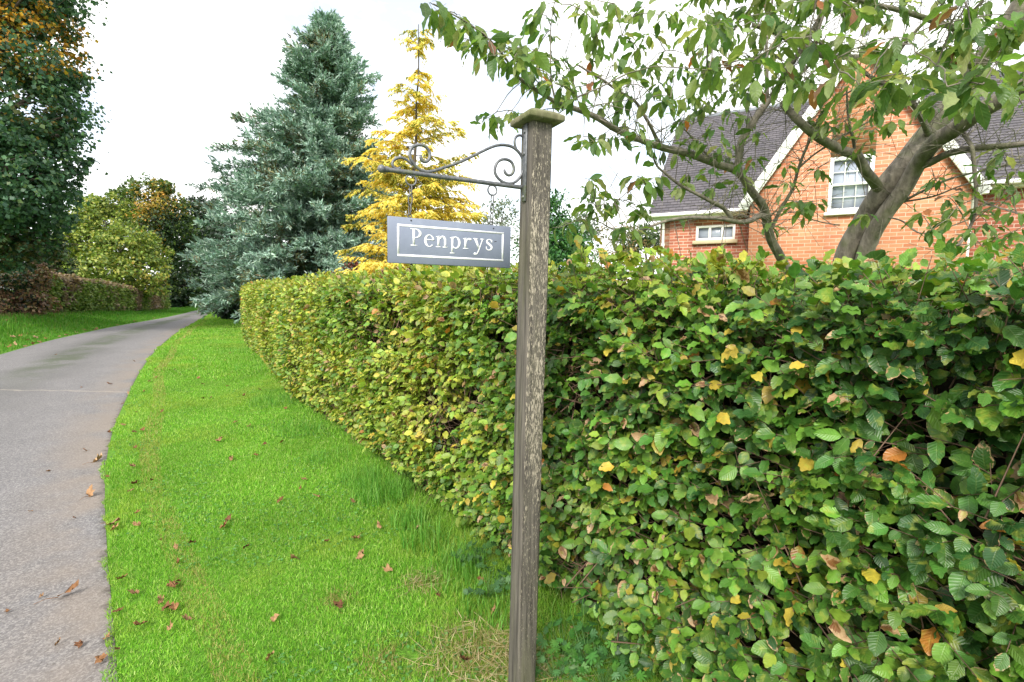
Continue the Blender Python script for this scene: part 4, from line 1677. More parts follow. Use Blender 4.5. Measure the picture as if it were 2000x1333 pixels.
# dark trees that close over the lane
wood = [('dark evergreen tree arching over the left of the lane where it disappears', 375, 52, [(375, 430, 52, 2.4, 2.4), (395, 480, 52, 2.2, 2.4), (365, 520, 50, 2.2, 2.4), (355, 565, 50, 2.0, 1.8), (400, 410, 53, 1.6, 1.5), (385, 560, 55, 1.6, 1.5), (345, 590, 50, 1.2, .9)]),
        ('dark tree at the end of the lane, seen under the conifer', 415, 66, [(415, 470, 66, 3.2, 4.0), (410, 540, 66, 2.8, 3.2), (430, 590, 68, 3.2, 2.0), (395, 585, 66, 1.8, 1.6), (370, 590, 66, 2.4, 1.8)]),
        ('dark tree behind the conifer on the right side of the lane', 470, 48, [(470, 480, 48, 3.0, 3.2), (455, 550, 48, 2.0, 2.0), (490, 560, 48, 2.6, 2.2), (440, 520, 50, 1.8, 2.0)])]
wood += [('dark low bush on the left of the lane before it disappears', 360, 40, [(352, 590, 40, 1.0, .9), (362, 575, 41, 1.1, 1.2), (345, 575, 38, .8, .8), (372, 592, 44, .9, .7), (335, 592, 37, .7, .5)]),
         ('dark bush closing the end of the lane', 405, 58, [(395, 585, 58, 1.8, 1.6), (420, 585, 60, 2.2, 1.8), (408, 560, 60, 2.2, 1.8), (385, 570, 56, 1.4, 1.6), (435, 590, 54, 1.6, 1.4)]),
         ('added dark foliage standing in for shade under the conifer, right of the lane', 452, 24, [(452, 596, 24, .55, .6), (466, 580, 24, .6, .6), (440, 585, 30, .8, .8), (480, 600, 23, .6, .5), (450, 560, 28, .9, .8)])]  # added foliage, coloured dark for the shade at the conifer's base
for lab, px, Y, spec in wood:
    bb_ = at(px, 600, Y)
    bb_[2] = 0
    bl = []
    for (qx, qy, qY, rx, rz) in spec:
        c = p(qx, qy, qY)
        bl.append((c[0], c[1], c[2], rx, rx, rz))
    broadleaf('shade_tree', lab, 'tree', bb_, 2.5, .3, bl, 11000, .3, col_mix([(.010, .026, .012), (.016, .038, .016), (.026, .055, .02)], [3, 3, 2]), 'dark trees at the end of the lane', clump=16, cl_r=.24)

bu = at(20, 600, 21.5)
bu[2] = float(bank_z(bu[0], bu[1]))
bl = []
for (px, py, Y, rx, rz) in ((60, 505, 22, 1.0, .7), (110, 520, 22.5, .8, .6), (20, 520, 21, 1.0, .8), (-40, 500, 20.5, 1.2, 1.0), (90, 480, 23, .8, .6), (30, 480, 21.5, 1.0, .7), (-90, 530, 19.5, 1.2, 1.0)):
    c = at(px, py, Y)
    bl.append((c[0], c[1], c[2], rx, rx, rz))
broadleaf('dark_shrub', 'dark green thicket filling the gap under the maple, behind the brown bush', 'shrub', bu, .8, .08, bl, 9000, .14,
          col_mix([(.022, .05, .02), (.04, .075, .026), (.07, .09, .03), (.10, .08, .035)], [3, 3, 2, .8]), clump=18, cl_r=.28)

# the low clipped hedge on the bank, and the brown overgrown start of it
lp = []
for Y in (19.3, 21, 23, 25, 27, 29, 31, 33):
    off_ = np.interp(Y, [19, 33], [2.9, 1.6])
    lp.append(np.array([xl(Y) - off_, Y]))
HL = Hedge(catmull(lp, 6), lambda a: np.interp(a, [0, 15], [1.75, 1.05]), .9, lambda x, y: bank_z(x, y), .08, 9)
if HL.n[200] @ np.array([.9, -.3]) < 0:
    HL.flip()


def low_hedge_colour(P, b, a):
    n = len(P)
    z = noise3(np.stack([a * 1.0, P[:, 2] * .35, a * 0], 1), 1.0, 81) + (noise3(P, 3, 82) - .5) * .4
    g = pick([(.12, .20, .04), (.18, .27, .05), (.26, .33, .075)], n)
    br_ = pick([(.27, .20, .13), (.34, .25, .16), (.22, .17, .11)], n)
    top = P[:, 2] - HL.zb(P[:, 0], P[:, 1]) > (np.interp(a, [0, 15], [1.75, 1.05]) - .16)
    m = (z + rng.normal(0, .10, n) > .60) | (top & (rng.uniform(0, 1, n) < .8))
    return np.where(m[:, None], br_, g), np.zeros(n)


root = thing('low_hedge', 'low clipped hedge with brown and green patches on the grass bank across the lane', 'hedge', (lp[0][0], lp[0][1], .5))
OR2 = np.array(root.location)
ml, mt = MB(), MB()
hedge_foliage(HL, 5200, 6, ml, mt, low_hedge_colour, leafL=(.09, .15), far=0, gap=.2, twig_r=.004)
ml.build('foliage', M_tree, root, OR2)
mt.build('twigs', M_twig, root, OR2)
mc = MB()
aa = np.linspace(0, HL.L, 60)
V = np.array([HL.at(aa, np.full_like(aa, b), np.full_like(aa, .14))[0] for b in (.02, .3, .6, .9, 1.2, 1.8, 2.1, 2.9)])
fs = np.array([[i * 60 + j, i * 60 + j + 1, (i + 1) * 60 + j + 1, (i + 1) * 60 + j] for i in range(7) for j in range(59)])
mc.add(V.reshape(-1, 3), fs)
mc.build('shade_core', M_core, root, OR2)  # added core sheet, dark as the low hedge's inner shade

bs = np.array([xl(18.2) - 3.2, 18.2, 0])
bs[2] = float(bank_z(bs[0], bs[1]))
bl = []
for (px, py, Y, rx, rz) in ((70, 545, 18.6, .55, .45), (60, 585, 18.3, .6, .45), (85, 600, 18.6, .4, .35), (20, 560, 18, .7, .6), (30, 600, 17.7, .7, .4), (-30, 570, 17.5, .8, .7), (-40, 610, 17, .8, .4), (75, 522, 18.8, .3, .25), (48, 615, 18, .5, .3)):
    c = p(px, py, Y)
    bl.append((c[0], c[1], c[2], rx, rx, rz))
broadleaf('brown_shrub', 'brown withered beech bush at the near end of the low hedge', 'shrub', bs, .5, .05, bl, 8500, .11,
          col_mix([(.19, .105, .065), (.29, .17, .10), (.13, .08, .05), (.20, .19, .07), (.42, .28, .18)], [4, 3, 3, 3, 1], [(p(20, 545, 18), (.8, 1, .5), G_DARK, .75), (p(45, 590, 17.6), (.35, 1, .35), [(.02, .045, .03), (.03, .03, .02)], .7)]), clump=18, cl_r=.3)


# ------------------------------------------------------------------ the blue conifer
def conifer():
    b = at(612, 600, 20.5)
    b[2] = 0
    o = thing('blue_conifer', 'tall blue grey conifer with shaggy drooping sprays, behind the far end of the hedge', 'tree', b)
    mt_, mc_ = MB(), MB()
    apex = at(640, 48, 20.5)
    n = 14
    t = np.linspace(0, 1, n)[:, None]
    axp = b + (apex - b) * t
    mt_.tube(axp, np.linspace(.30, .02, n), 8)
    nb = 560
    hs = b[2] + (apex[2] - b[2]) * np.concatenate([1 - rng.uniform(0, 1, nb - 120) ** 1.25 * .98, rng.uniform(.1, .52, 120)])
    tt = np.clip((hs - b[2]) / (apex[2] - b[2]), .10, 1)
    az = rng.uniform(0, 6.283, nb)
    # reach grows downward; the side over the lane is the wider one
    zr = [0, .2, .35, .5, .64, .76, .88, .95, 1.0]
    left = np.interp(tt, zr, [3.6, 4.3, 4.3, 3.7, 2.3, 1.55, .95, .4, .12])
    right = np.interp(tt, zr, [3.4, 3.4, 3.1, 2.8, 2.3, 1.7, 1.0, .4, .12])
    w = .5 - .5 * np.cos(az)
    reach = (right * (1 - w) + left * w) * rng.uniform(.5, 1.15, nb)
    PP, DD, NN, LL, WW = [], [], [], [], []
    for i in range(nb):
        s = b + (apex - b) * tt[i]
        d = np.array([math.cos(az[i]), math.sin(az[i]), 0])
        up = .36 + .35 * tt[i] ** 2 + rng.normal(0, .12)
        L = reach[i]
        m = 9
        q = np.linspace(0, 1, m)[:, None]
        curve = s + d * q * L + np.array([0, 0, 1.0]) * (up * q * L * .9 - .42 * (q ** 2) * L * (1 - .6 * tt[i]))
        mt_.tube(curve, np.linspace(.05, .008, m) * (.35 + .65 * (1 - tt[i])), 4)
        ns = int(9 + L * 10)
        f = rng.uniform(.05, 1.0, ns) ** .85
        idx = np.clip(f * (m - 1), 0, m - 1.001)
        i0 = idx.astype(int)
        c = curve[i0] + (curve[i0 + 1] - curve[i0]) * (idx - i0)[:, None]
        sd_ = np.array([-d[1], d[0], 0])
        pl = rng.uniform(.25, .62, ns)
        pd = nrm(d * .75 + sd_ * rng.normal(0, .6, (ns, 1)) + np.array([0, 0, 1.0]) * rng.normal(.22, .36, (ns, 1)))
        k = 24
        g = rng.uniform(0, 1, (ns, k, 1))
        base_ = c[:, None] + pd[:, None] * pl[:, None, None] * g + rng.normal(0, .055, (ns, k, 3)) * (1.2 - g)
        dr_ = nrm(pd[:, None] * 1.0 + rng.normal(0, .5, (ns, k, 3)) + np.array([0, 0, .10]))
        PP.append(base_.reshape(-1, 3))
        DD.append(dr_.reshape(-1, 3))
        NN.append((np.array([0, 0, 1.0]) * .8 + d * .4 + rng.normal(0, .45, (ns * k, 3))))
        LL.append(rng.uniform(.09, .2, ns * k))
    PP, DD, NN, LL = map(np.concatenate, (PP, DD, NN, LL))
    n = len(PP)
    z = noise3(PP, 1.1, 91)
    C = pick([(.25, .385, .31), (.33, .465, .38), (.18, .285, .22), (.43, .56, .46)], n, [3, 3, 3, 1.8])
    br_ = (rng.uniform(0, 1, n) < np.clip((z - .58) * 2.2, 0, .5))
    C = np.where(br_[:, None], pick([(.20, .20, .085), (.16, .14, .07)], n), C)
    mc_.leaves(T_needle, PP, DD, NN, LL, LL * .30, C, .1, 0, 0)
    mt_.build('trunk', M_bark, o, b, smooth=True)
    mc_.build('crown', M_conifer, o, b)


conifer()


# ------------------------------------------------------------------ the golden tree
def golden():
    b = at(800, 600, 11.5)
    b[2] = 0
    o = thing('golden_larch', 'slender tree with bright golden yellow feathery foliage, behind the sign', 'tree', b)
    mt_, mc_ = MB(), MB()
    apex = at(818, 45, 11.5)
    n = 14
    t = np.linspace(0, 1, n)[:, None]
    axp = b + (apex - b) * t + rng.normal(0, .015, (n, 3))
    mt_.tube(axp, np.linspace(.075, .008, n), 8)
    PP, DD, NN, LL = [], [], [], []
    nb = 150
    tt = np.concatenate([rng.uniform(.12, .58, 165), rng.uniform(.55, .80, 30), np.array([.80, .81, .82, .84, .86, .87]), np.array([.92, .93, .94, .945, .95, .96, .97, .98]), rng.uniform(.62, .78, 11)])
    nb = len(tt)
    az = rng.uniform(0, 6.283, nb)
    Lm = np.interp(tt, [0, .2, .4, .55, .68, .78, .82, .9, .94, 1.0], [1.5, 1.62, 1.55, 1.38, .95, .5, .28, .22, .38, .10]) * rng.uniform(.6, 1.08, nb)
    for i in range(nb):
        s = b + (apex - b) * tt[i]
        d = np.array([math.cos(az[i]), math.sin(az[i]), 0])
        sd_ = np.array([-d[1], d[0], 0])
        L = Lm[i]
        m = 8
        q = np.linspace(0, 1, m)[:, None]
        curve = s + d * q * L + np.array([0, 0, 1.0]) * ((.42 + rng.normal(0, .16)) * q * L - .30 * q ** 2 * L) + sd_ * rng.normal(0, .08) * q ** 2
        mt_.tube(curve, np.linspace(.013, .003, m) * (.5 + .6 * (1 - tt[i])), 4)
        ns = int(5 + L * 17)
        f = rng.uniform(.18, 1.0, ns)
        idx = np.clip(f * (m - 1), 0, m - 1.001)
        i0 = idx.astype(int)
        c = curve[i0] + (curve[i0 + 1] - curve[i0]) * (idx - i0)[:, None]
        pd = nrm(d * .7 + sd_ * rng.normal(0, .75, (ns, 1)) + np.array([0, 0, 1.0]) * rng.normal(-.18, .22, (ns, 1)))
        pl = rng.uniform(.12, .30, ns)
        k = 16
        g = (np.arange(k)[None, :, None] + .5) / k
        base_ = c[:, None] + pd[:, None] * pl[:, None, None] * g - np.array([0, 0, 1.0]) * .06 * g ** 2
        sgn = np.where(np.arange(k) % 2 == 0, 1., -1.)[None, :, None]
        lat = nrm(np.cross(pd, np.array([0, 0, 1.0])))
        dr_ = nrm(pd[:, None] * .5 + lat[:, None] * sgn * .8 + np.array([0, 0, -.45]) + rng.normal(0, .3, (ns, k, 3)))
        PP.append(base_.reshape(-1, 3))
        DD.append(dr_.reshape(-1, 3))
        NN.append(np.array([0, -.3, 1.0]) + rng.normal(0, .5, (ns * k, 3)))
        LL.append(rng.uniform(.045, .09, ns * k))
    PP, DD, NN, LL = map(np.concatenate, (PP, DD, NN, LL))
    n = len(PP)
    z = noise3(PP, 1.3, 95)
    C = pick([(.82, .66, .12), (.88, .76, .22), (.74, .55, .07), (.76, .72, .18)], n, [3, 3, 2, 1.5])
    ins = np.linalg.norm((PP - axp[5])[:, :2], axis=1)
    gr = rng.uniform(0, 1, n) < np.clip((z - .5) * 1.6 + np.clip(.8 - ins, 0, 1) * .35, 0, .6)
    C = np.where(gr[:, None], pick([(.20, .24, .03), (.32, .32, .04)], n), C)
    mc_.leaves(T_needle, PP, DD, NN, LL, LL * .42, C, .15, 0, 0)
    mt_.build('trunk', M_bark, o, b, smooth=True)
    mc_.build('crown', M_gold, o, b)


golden()

# shrubs and far trees seen over the hedge
def simple_plant(name, label, cat, px, Y, spec, n, L, colour, r=.04, th=.5, shell=.3, cl_r=.26, mat=None, group=None, clump=18, wide=.7):
    b = at(px, 600, Y)
    b[2] = 0
    bl = []
    for (qx, qy, qY, rx, rz) in spec:
        c = p(qx, qy, qY)
        bl.append((c[0], c[1], c[2], rx, rx, rz))
    return broadleaf(name, label, cat, b, th, r, bl, n, L, colour, group, mat, clump, cl_r, shell, wide)


simple_plant('red_shrub', 'dark red leaved shrub between the conifer and the golden tree, just over the hedge', 'shrub', 710, 13.5, [(690, 522, 13.5, .32, .25), (715, 530, 13.5, .4, .25), (745, 520, 13.5, .35, .3), (765, 545, 13.3, .4, .3), (670, 550, 13.5, .45, .3)], 3000, .075,
             col_mix([(.15, .03, .035), (.22, .045, .05), (.10, .05, .03), (.13, .15, .06)], [3, 2, 2, 2]))
simple_plant('thuja_bush', 'bright green conifer bush showing just to the right of the post', 'shrub', 1088, 8.5, [(1075, 420, 8.5, .35, .5), (1095, 470, 8.4, .5, .5), (1060, 480, 8.5, .5, .6), (1110, 510, 8.3, .5, .5), (1060, 400, 8.6, .25, .4), (1125, 480, 8.4, .3, .3)], 9000, .07,
             col_mix([(.03, .10, .03), (.05, .16, .035), (.08, .19, .04)], [3, 3, 1.5]), th=1.0, wide=.45)
simple_plant('bare_shrub', 'thin tawny shrub half bare of leaves, between the post and the house', 'shrub', 1205, 14, [(1205, 465, 14, .75, .55), (1175, 490, 14, .6, .4), (1240, 490, 14, .6, .4), (1215, 500, 13.8, .8, .35)], 1500, .06,
             col_mix([(.20, .15, .06), (.16, .17, .06), (.26, .18, .08)], [2, 2, 1]), th=.8)
simple_plant('far_tree', 'sparse grey green tree far off, between sign board and post', 'tree', 965, 42, [(950, 415, 42, 1.6, 1.2), (985, 410, 42, 1.5, 1.4), (960, 445, 42, 1.8, 1.2), (990, 460, 42, 1.6, 1.5), (930, 440, 42, 1.2, 1.0)], 1900, .2,
             col_mix([(.12, .16, .10), (.16, .19, .12)], [1, 1]), r=.2, th=3)
simple_plant('far_tree', 'distant round green tree low over the hedge beside the house corner', 'tree', 1265, 34, [(1255, 462, 34, 1.2, .8), (1285, 470, 34, 1.2, .8), (1230, 480, 34, 1.2, .7)], 2600, .2,
             col_mix([(.06, .10, .04), (.09, .14, .05)], [1, 1]), r=.2, th=2)
simple_plant('far_tree', 'distant bluish tree between the bright green bush and the tawny shrub', 'tree', 1140, 40, [(1135, 440, 40, 1.4, 1.3), (1160, 455, 40, 1.3, 1.0), (1115, 460, 40, 1.4, 1.4)], 1500, .2,
             col_mix([(.08, .12, .09), (.11, .15, .10)], [1, 1]), r=.2, th=2)

# ------------------------------------------------------------------ the brick house
HC = np.array([6.96, 10.15, 0.0])
HR = math.atan2(-.447, .894)
house = thing('brick_house', 'orange brick house with white sash window and dark slate roofs, behind the cherry tree', 'house', HC, HR)
GW, EZ, AZ, WY = 1.87, 3.55, 6.42, .9
PITCH_M = (7.1 - 3.35) / 4.85
slope = (AZ - EZ) / GW


def hpart(mb_, name, mat, parent=None):
    return mb_.build(name, mat, parent or house)


# gable wall with a real opening for the sash window
wx0, wx1, wz0, wz1 = -.42, .34, 3.08, 4.20
mb = MB()
t_ = .25


def prism_xz(mb_, poly, y0, y1):
    n = len(poly)
    v = [(x, y0, z) for x, z in poly] + [(x, y1, z) for x, z in poly]
    f = [list(range(n)), list(range(n, 2 * n))[::-1]]
    for i in range(n):
        f.append([i, n + i, n + (i + 1) % n, (i + 1) % n])
    mb_.add(v, f)


def gz(x):
    return AZ - abs(x) * slope


prism_xz(mb, [(-GW, 0), (wx0, 0), (wx0, gz(wx0)), (-GW, EZ)], 0, t_)
prism_xz(mb, [(wx1, 0), (GW, 0), (GW, EZ), (wx1, gz(wx1))], 0, t_)
prism_xz(mb, [(wx0, 0), (wx1, 0), (wx1, wz0), (wx0, wz0)], 0, t_)
prism_xz(mb, [(wx0, wz1), (wx1, wz1), (wx1, gz(wx1)), (0, AZ), (wx0, gz(wx0))], 0, t_)
hpart(mb, 'gable_wall', M_brick)
for sx in (-1, 1):
    mb = MB()
    mb.box((sx * (GW - .125), t_ + (WY + .3 - t_) / 2, EZ / 2), (.25, WY + .3 - t_, EZ - .01))
    hpart(mb, 'side_wall', M_brick_side)
# wings
mb = MB()
lx0, lx1 = -3.95, -GW
sw = (-3.08, -2.18, 2.70, 3.06)
prism_xz(mb, [(lx0, 0), (sw[0], 0), (sw[0], 3.35), (lx0, 3.35)], WY, WY + .25)
prism_xz(mb, [(sw[1], 0), (lx1, 0), (lx1, 3.35), (sw[1], 3.35)], WY, WY + .25)
prism_xz(mb, [(sw[0], 0), (sw[1], 0), (sw[1], sw[2]), (sw[0], sw[2])], WY, WY + .25)
prism_xz(mb, [(sw[0], sw[3]), (sw[1], sw[3]), (sw[1], 3.35), (sw[0], 3.35)], WY, WY + .25)
hpart(mb, 'wing_wall', M_brick_red)
mb = MB()
prism_xz(mb, [(GW, 0), (7.5, 0), (7.5, 3.5), (GW, 3.5)], WY, WY + .25)
hpart(mb, 'wing_wall', M_brick_red)
mb = MB()                                     # end wall of the left wing, up to the ridge
y0_, yr_ = WY, .65 + 4.85
pts = [(y0_, 0), (2 * yr_ - y0_, 0), (2 * yr_ - y0_, 3.35), (yr_, 6.9), (y0_, 3.35)]
v = [(lx0, y, z) for y, z in pts] + [(lx0 + .24, y, z) for y, z in pts]
f = [list(range(5))[::-1], list(range(5, 10))] + [[i, (i + 1) % 5, 5 + (i + 1) % 5, 5 + i] for i in range(5)]
mb.add(v, f)
hpart(mb, 'end_wall', M_brick_side)


def roof_plane(mb_, o, ux, us, w_fn, length, course=.14, thick=.014):
    """courses of slates: o origin at the eave, ux along the eave, us up the slope; w_fn(s) -> (x0, x1)"""
    ux, us = np.asarray(ux, float), nrm(np.asarray(us, float))
    nn = nrm(np.cross(ux, us))
    s = 0.0
    while s < length - 1e-6:
        e = min(s + course * 1.25, length + .05)
        a0, a1 = w_fn(s)
        b0_, b1_ = w_fn(min(e, length))
        P0 = o + us * s + nn * (thick + .004)
        P1 = o + us * e + nn * .002
        v = [P0 + ux * a0, P0 + ux * a1, P1 + ux * b1_, P1 + ux * b0_, P0 + ux * a0 - nn * thick, P0 + ux * a1 - nn * thick]
        r = round(s / course)
        uv = [(a0, r * .14 + .005), (a1, r * .14 + .005), (b1_, r * .14 + .135), (b0_, r * .14 + .135), (a0, r * .14), (a1, r * .14)]
        mb_.add(v, [[0, 1, 2, 3], [4, 5, 1, 0]], uv)
        s += course
    # underside
    a0, a1 = w_fn(0)
    b0_, b1_ = w_fn(length)
    q = o - nn * .05
    mb_.add([q + ux * a0, q + ux * a1, q + us * length + ux * b1_, q + us * length + ux * b0_], [[3, 2, 1, 0]], [(0, 0)] * 4)


X1 = np.array([1.0, 0, 0])
usl = np.array([0, 4.85, 3.75])
len_main = float(np.linalg.norm(usl))
mb = MB()
roof_plane(mb, np.array([0, .65, 3.38]), X1, usl, lambda s: (-4.22, -.0), len_main)
# far slope, so the roof is closed from behind
roof_plane(mb, np.array([0, .65 + 9.7, 3.38]), -X1, np.array([0, -4.85, 3.75]), lambda s: (-8, 4.22), len_main, .5)
hpart(mb, 'roof', M_slate)
mb = MB()
us_r = np.array([0, 4.85, 7.1 - 3.55])
roof_plane(mb, np.array([0, .65, 3.58]), X1, us_r, lambda s: (.0, 8.0), float(np.linalg.norm(us_r)))
hpart(mb, 'roof', M_slate)
# gable roof: two slopes running back into the main roof
for sx in (-1, 1):
    mb = MB()
    hyp = math.hypot(GW + .14, slope * (GW + .14))
    o = np.array([sx * (GW + .14), 0, EZ - .14 * slope + .05])
    usg = np.array([-sx * 1.0, 0, slope])

    def wf(s, hyp=hyp):
        z = EZ - .14 * slope + .05 + s / hyp * slope * (GW + .14)
        back = .65 + max(0, (z - 3.38) / PITCH_M)
        return (-back - .1, .13) if sx < 0 else (-.13, back + .1)
    ux = np.array([0, -1.0, 0]) if sx < 0 else np.array([0, 1.0, 0])
    roof_plane(mb, o, ux, usg, wf, hyp)
    hpart(mb, 'gable_roof', M_slate)
# ridges
mb = MB()
for x in np.arange(-4.2, 8.0, .42):
    mb.tube([(x, 5.5, 7.12), (x + .435, 5.5, 7.12)], .085, 8)
hpart(mb, 'ridge_tiles', M_ridge)
mb = MB()
for y in np.arange(-.12, 5.0, .42):
    mb.tube([(0, y, AZ + .05), (0, y + .435, AZ + .05)], .08, 8)
hpart(mb, 'ridge_tiles', M_ridge)
# bargeboards
for sx in (-1, 1):
    mb = MB()
    th = math.atan(slope)
    L = math.hypot(GW + .16, slope * (GW + .16))
    cx, cz = sx * (GW + .16) / 2, AZ - slope * (GW + .16) / 2 - .03
    ca, sa = math.cos(th), math.sin(th)
    rot = np.array([[ca, 0, sx * sa], [0, 1, 0], [-sx * sa, 0, ca]])
    mb.box((cx, -.115, cz), (L, .03, .20), rot, bevel=.004)
    mb.box((cx, -.05, cz - .0), (L - .05, .096, .03), rot)
    e = np.array([sx * (GW + .12), -.06, EZ - .22])
    mb.box(e, (.17, .14, .16), bevel=.006)
    hpart(mb, 'bargeboard', M_white)
# gutters, fascia and downpipes
for nm, x0_, x1_, z in (('gutter', -4.27, -GW - .05, 3.35), ('gutter', GW + .12, 8.0, 3.55)):
    mb = MB()
    mb.box(((x0_ + x1_) / 2, .585, z - .01), (x1_ - x0_, .12, .09), bevel=.02)
    mb.box(((x0_ + x1_) / 2, .67, z - .03), (x1_ - x0_ - .04, .04, .15))
    mb.box(((x0_ + x1_) / 2, .80, z - .085), (x1_ - x0_ - .04, .21, .03))
    hpart(mb, nm, M_white)
for x in (-3.86, GW + .10):
    mb = MB()
    y = WY - .07 if x < 0 else .32
    z1 = 3.28 if x < 0 else 3.35
    mb.tube([(x, y - .12, z1), (x, y, z1 - .18), (x, y, 1.2), (x, y, 0.05)], .036, 10)
    for z in (2.6, 1.2):
        mb.tube([(x, y, z), (x, y, z + .06)], .046, 10)
    hpart(mb, 'downpipe', M_white)
# sash window
win = MB()
fy = .05
w_, h_ = wx1 - wx0, wz1 - wz0
cxw, czw = (wx0 + wx1) / 2, (wz0 + wz1) / 2
for (c, s) in (((wx0 + .035, fy, czw), (.07, .09, h_)), ((wx1 - .035, fy, czw), (.07, .09, h_)), ((cxw, fy, wz1 - .035), (w_ - .14, .09, .07)), ((cxw, fy, wz0 + .04), (w_ - .14, .09, .08)), ((cxw, fy, czw), (w_ - .14, .08, .045))):
    win.box(c, s, bevel=.004)
wo_ = hpart(win, 'window', M_white)
gb = MB()
for k in (1, 2):
    gb.box((wx0 + .07 + (w_ - .14) * k / 3, fy + .02, czw), (.016, .025, h_ - .16))
for z0_, z1_ in ((wz0 + .08, czw - .022), (czw + .022, wz1 - .07)):
    gb.box((cxw, fy + .023, (z0_ + z1_) / 2), (w_ - .14, .024, .016))
gb.build('glazing_bars', M_white, wo_)
pn = MB()
pn.box((cxw, fy + .06, czw), (w_ - .1, .012, h_ - .1))
pn.build('pane', M_glass, wo_)
sl_ = MB()
sl_.box((cxw, -.03, wz0 - .03), (w_ + .12, .12, .06), bevel=.006)
sl_.build('sill', M_white, wo_)
# low casement window of the wing
win = MB()
cw, cz2 = (sw[0] + sw[1]) / 2, (sw[2] + sw[3]) / 2
W2, H2 = sw[1] - sw[0], sw[3] - sw[2]
for (c, s) in (((sw[0] + .03, WY + .03, cz2), (.06, .08, H2)), ((sw[1] - .03, WY + .03, cz2), (.06, .08, H2)), ((cw, WY + .03, sw[3] - .025), (W2 - .12, .08, .05)), ((cw, WY + .03, sw[2] + .03), (W2 - .12, .08, .06)), ((sw[0] + W2 * .36, WY + .03, cz2), (.06, .075, H2 - .11)), ((sw[0] + W2 * .68, WY + .03, cz2), (.05, .075, H2 - .11))):
    win.box(c, s, bevel=.004)
wo2 = hpart(win, 'window', M_white)
pn = MB()
pn.box((cw, WY + .08, cz2), (W2 - .06, .01, H2 - .06))
pn.build('pane', M_glass, wo2)
sl_ = MB()
sl_.box((cw, WY - .03, sw[2] - .045), (W2 + .12, .12, .09), bevel=.006)
sl_.build('sill', M_stone, wo2)


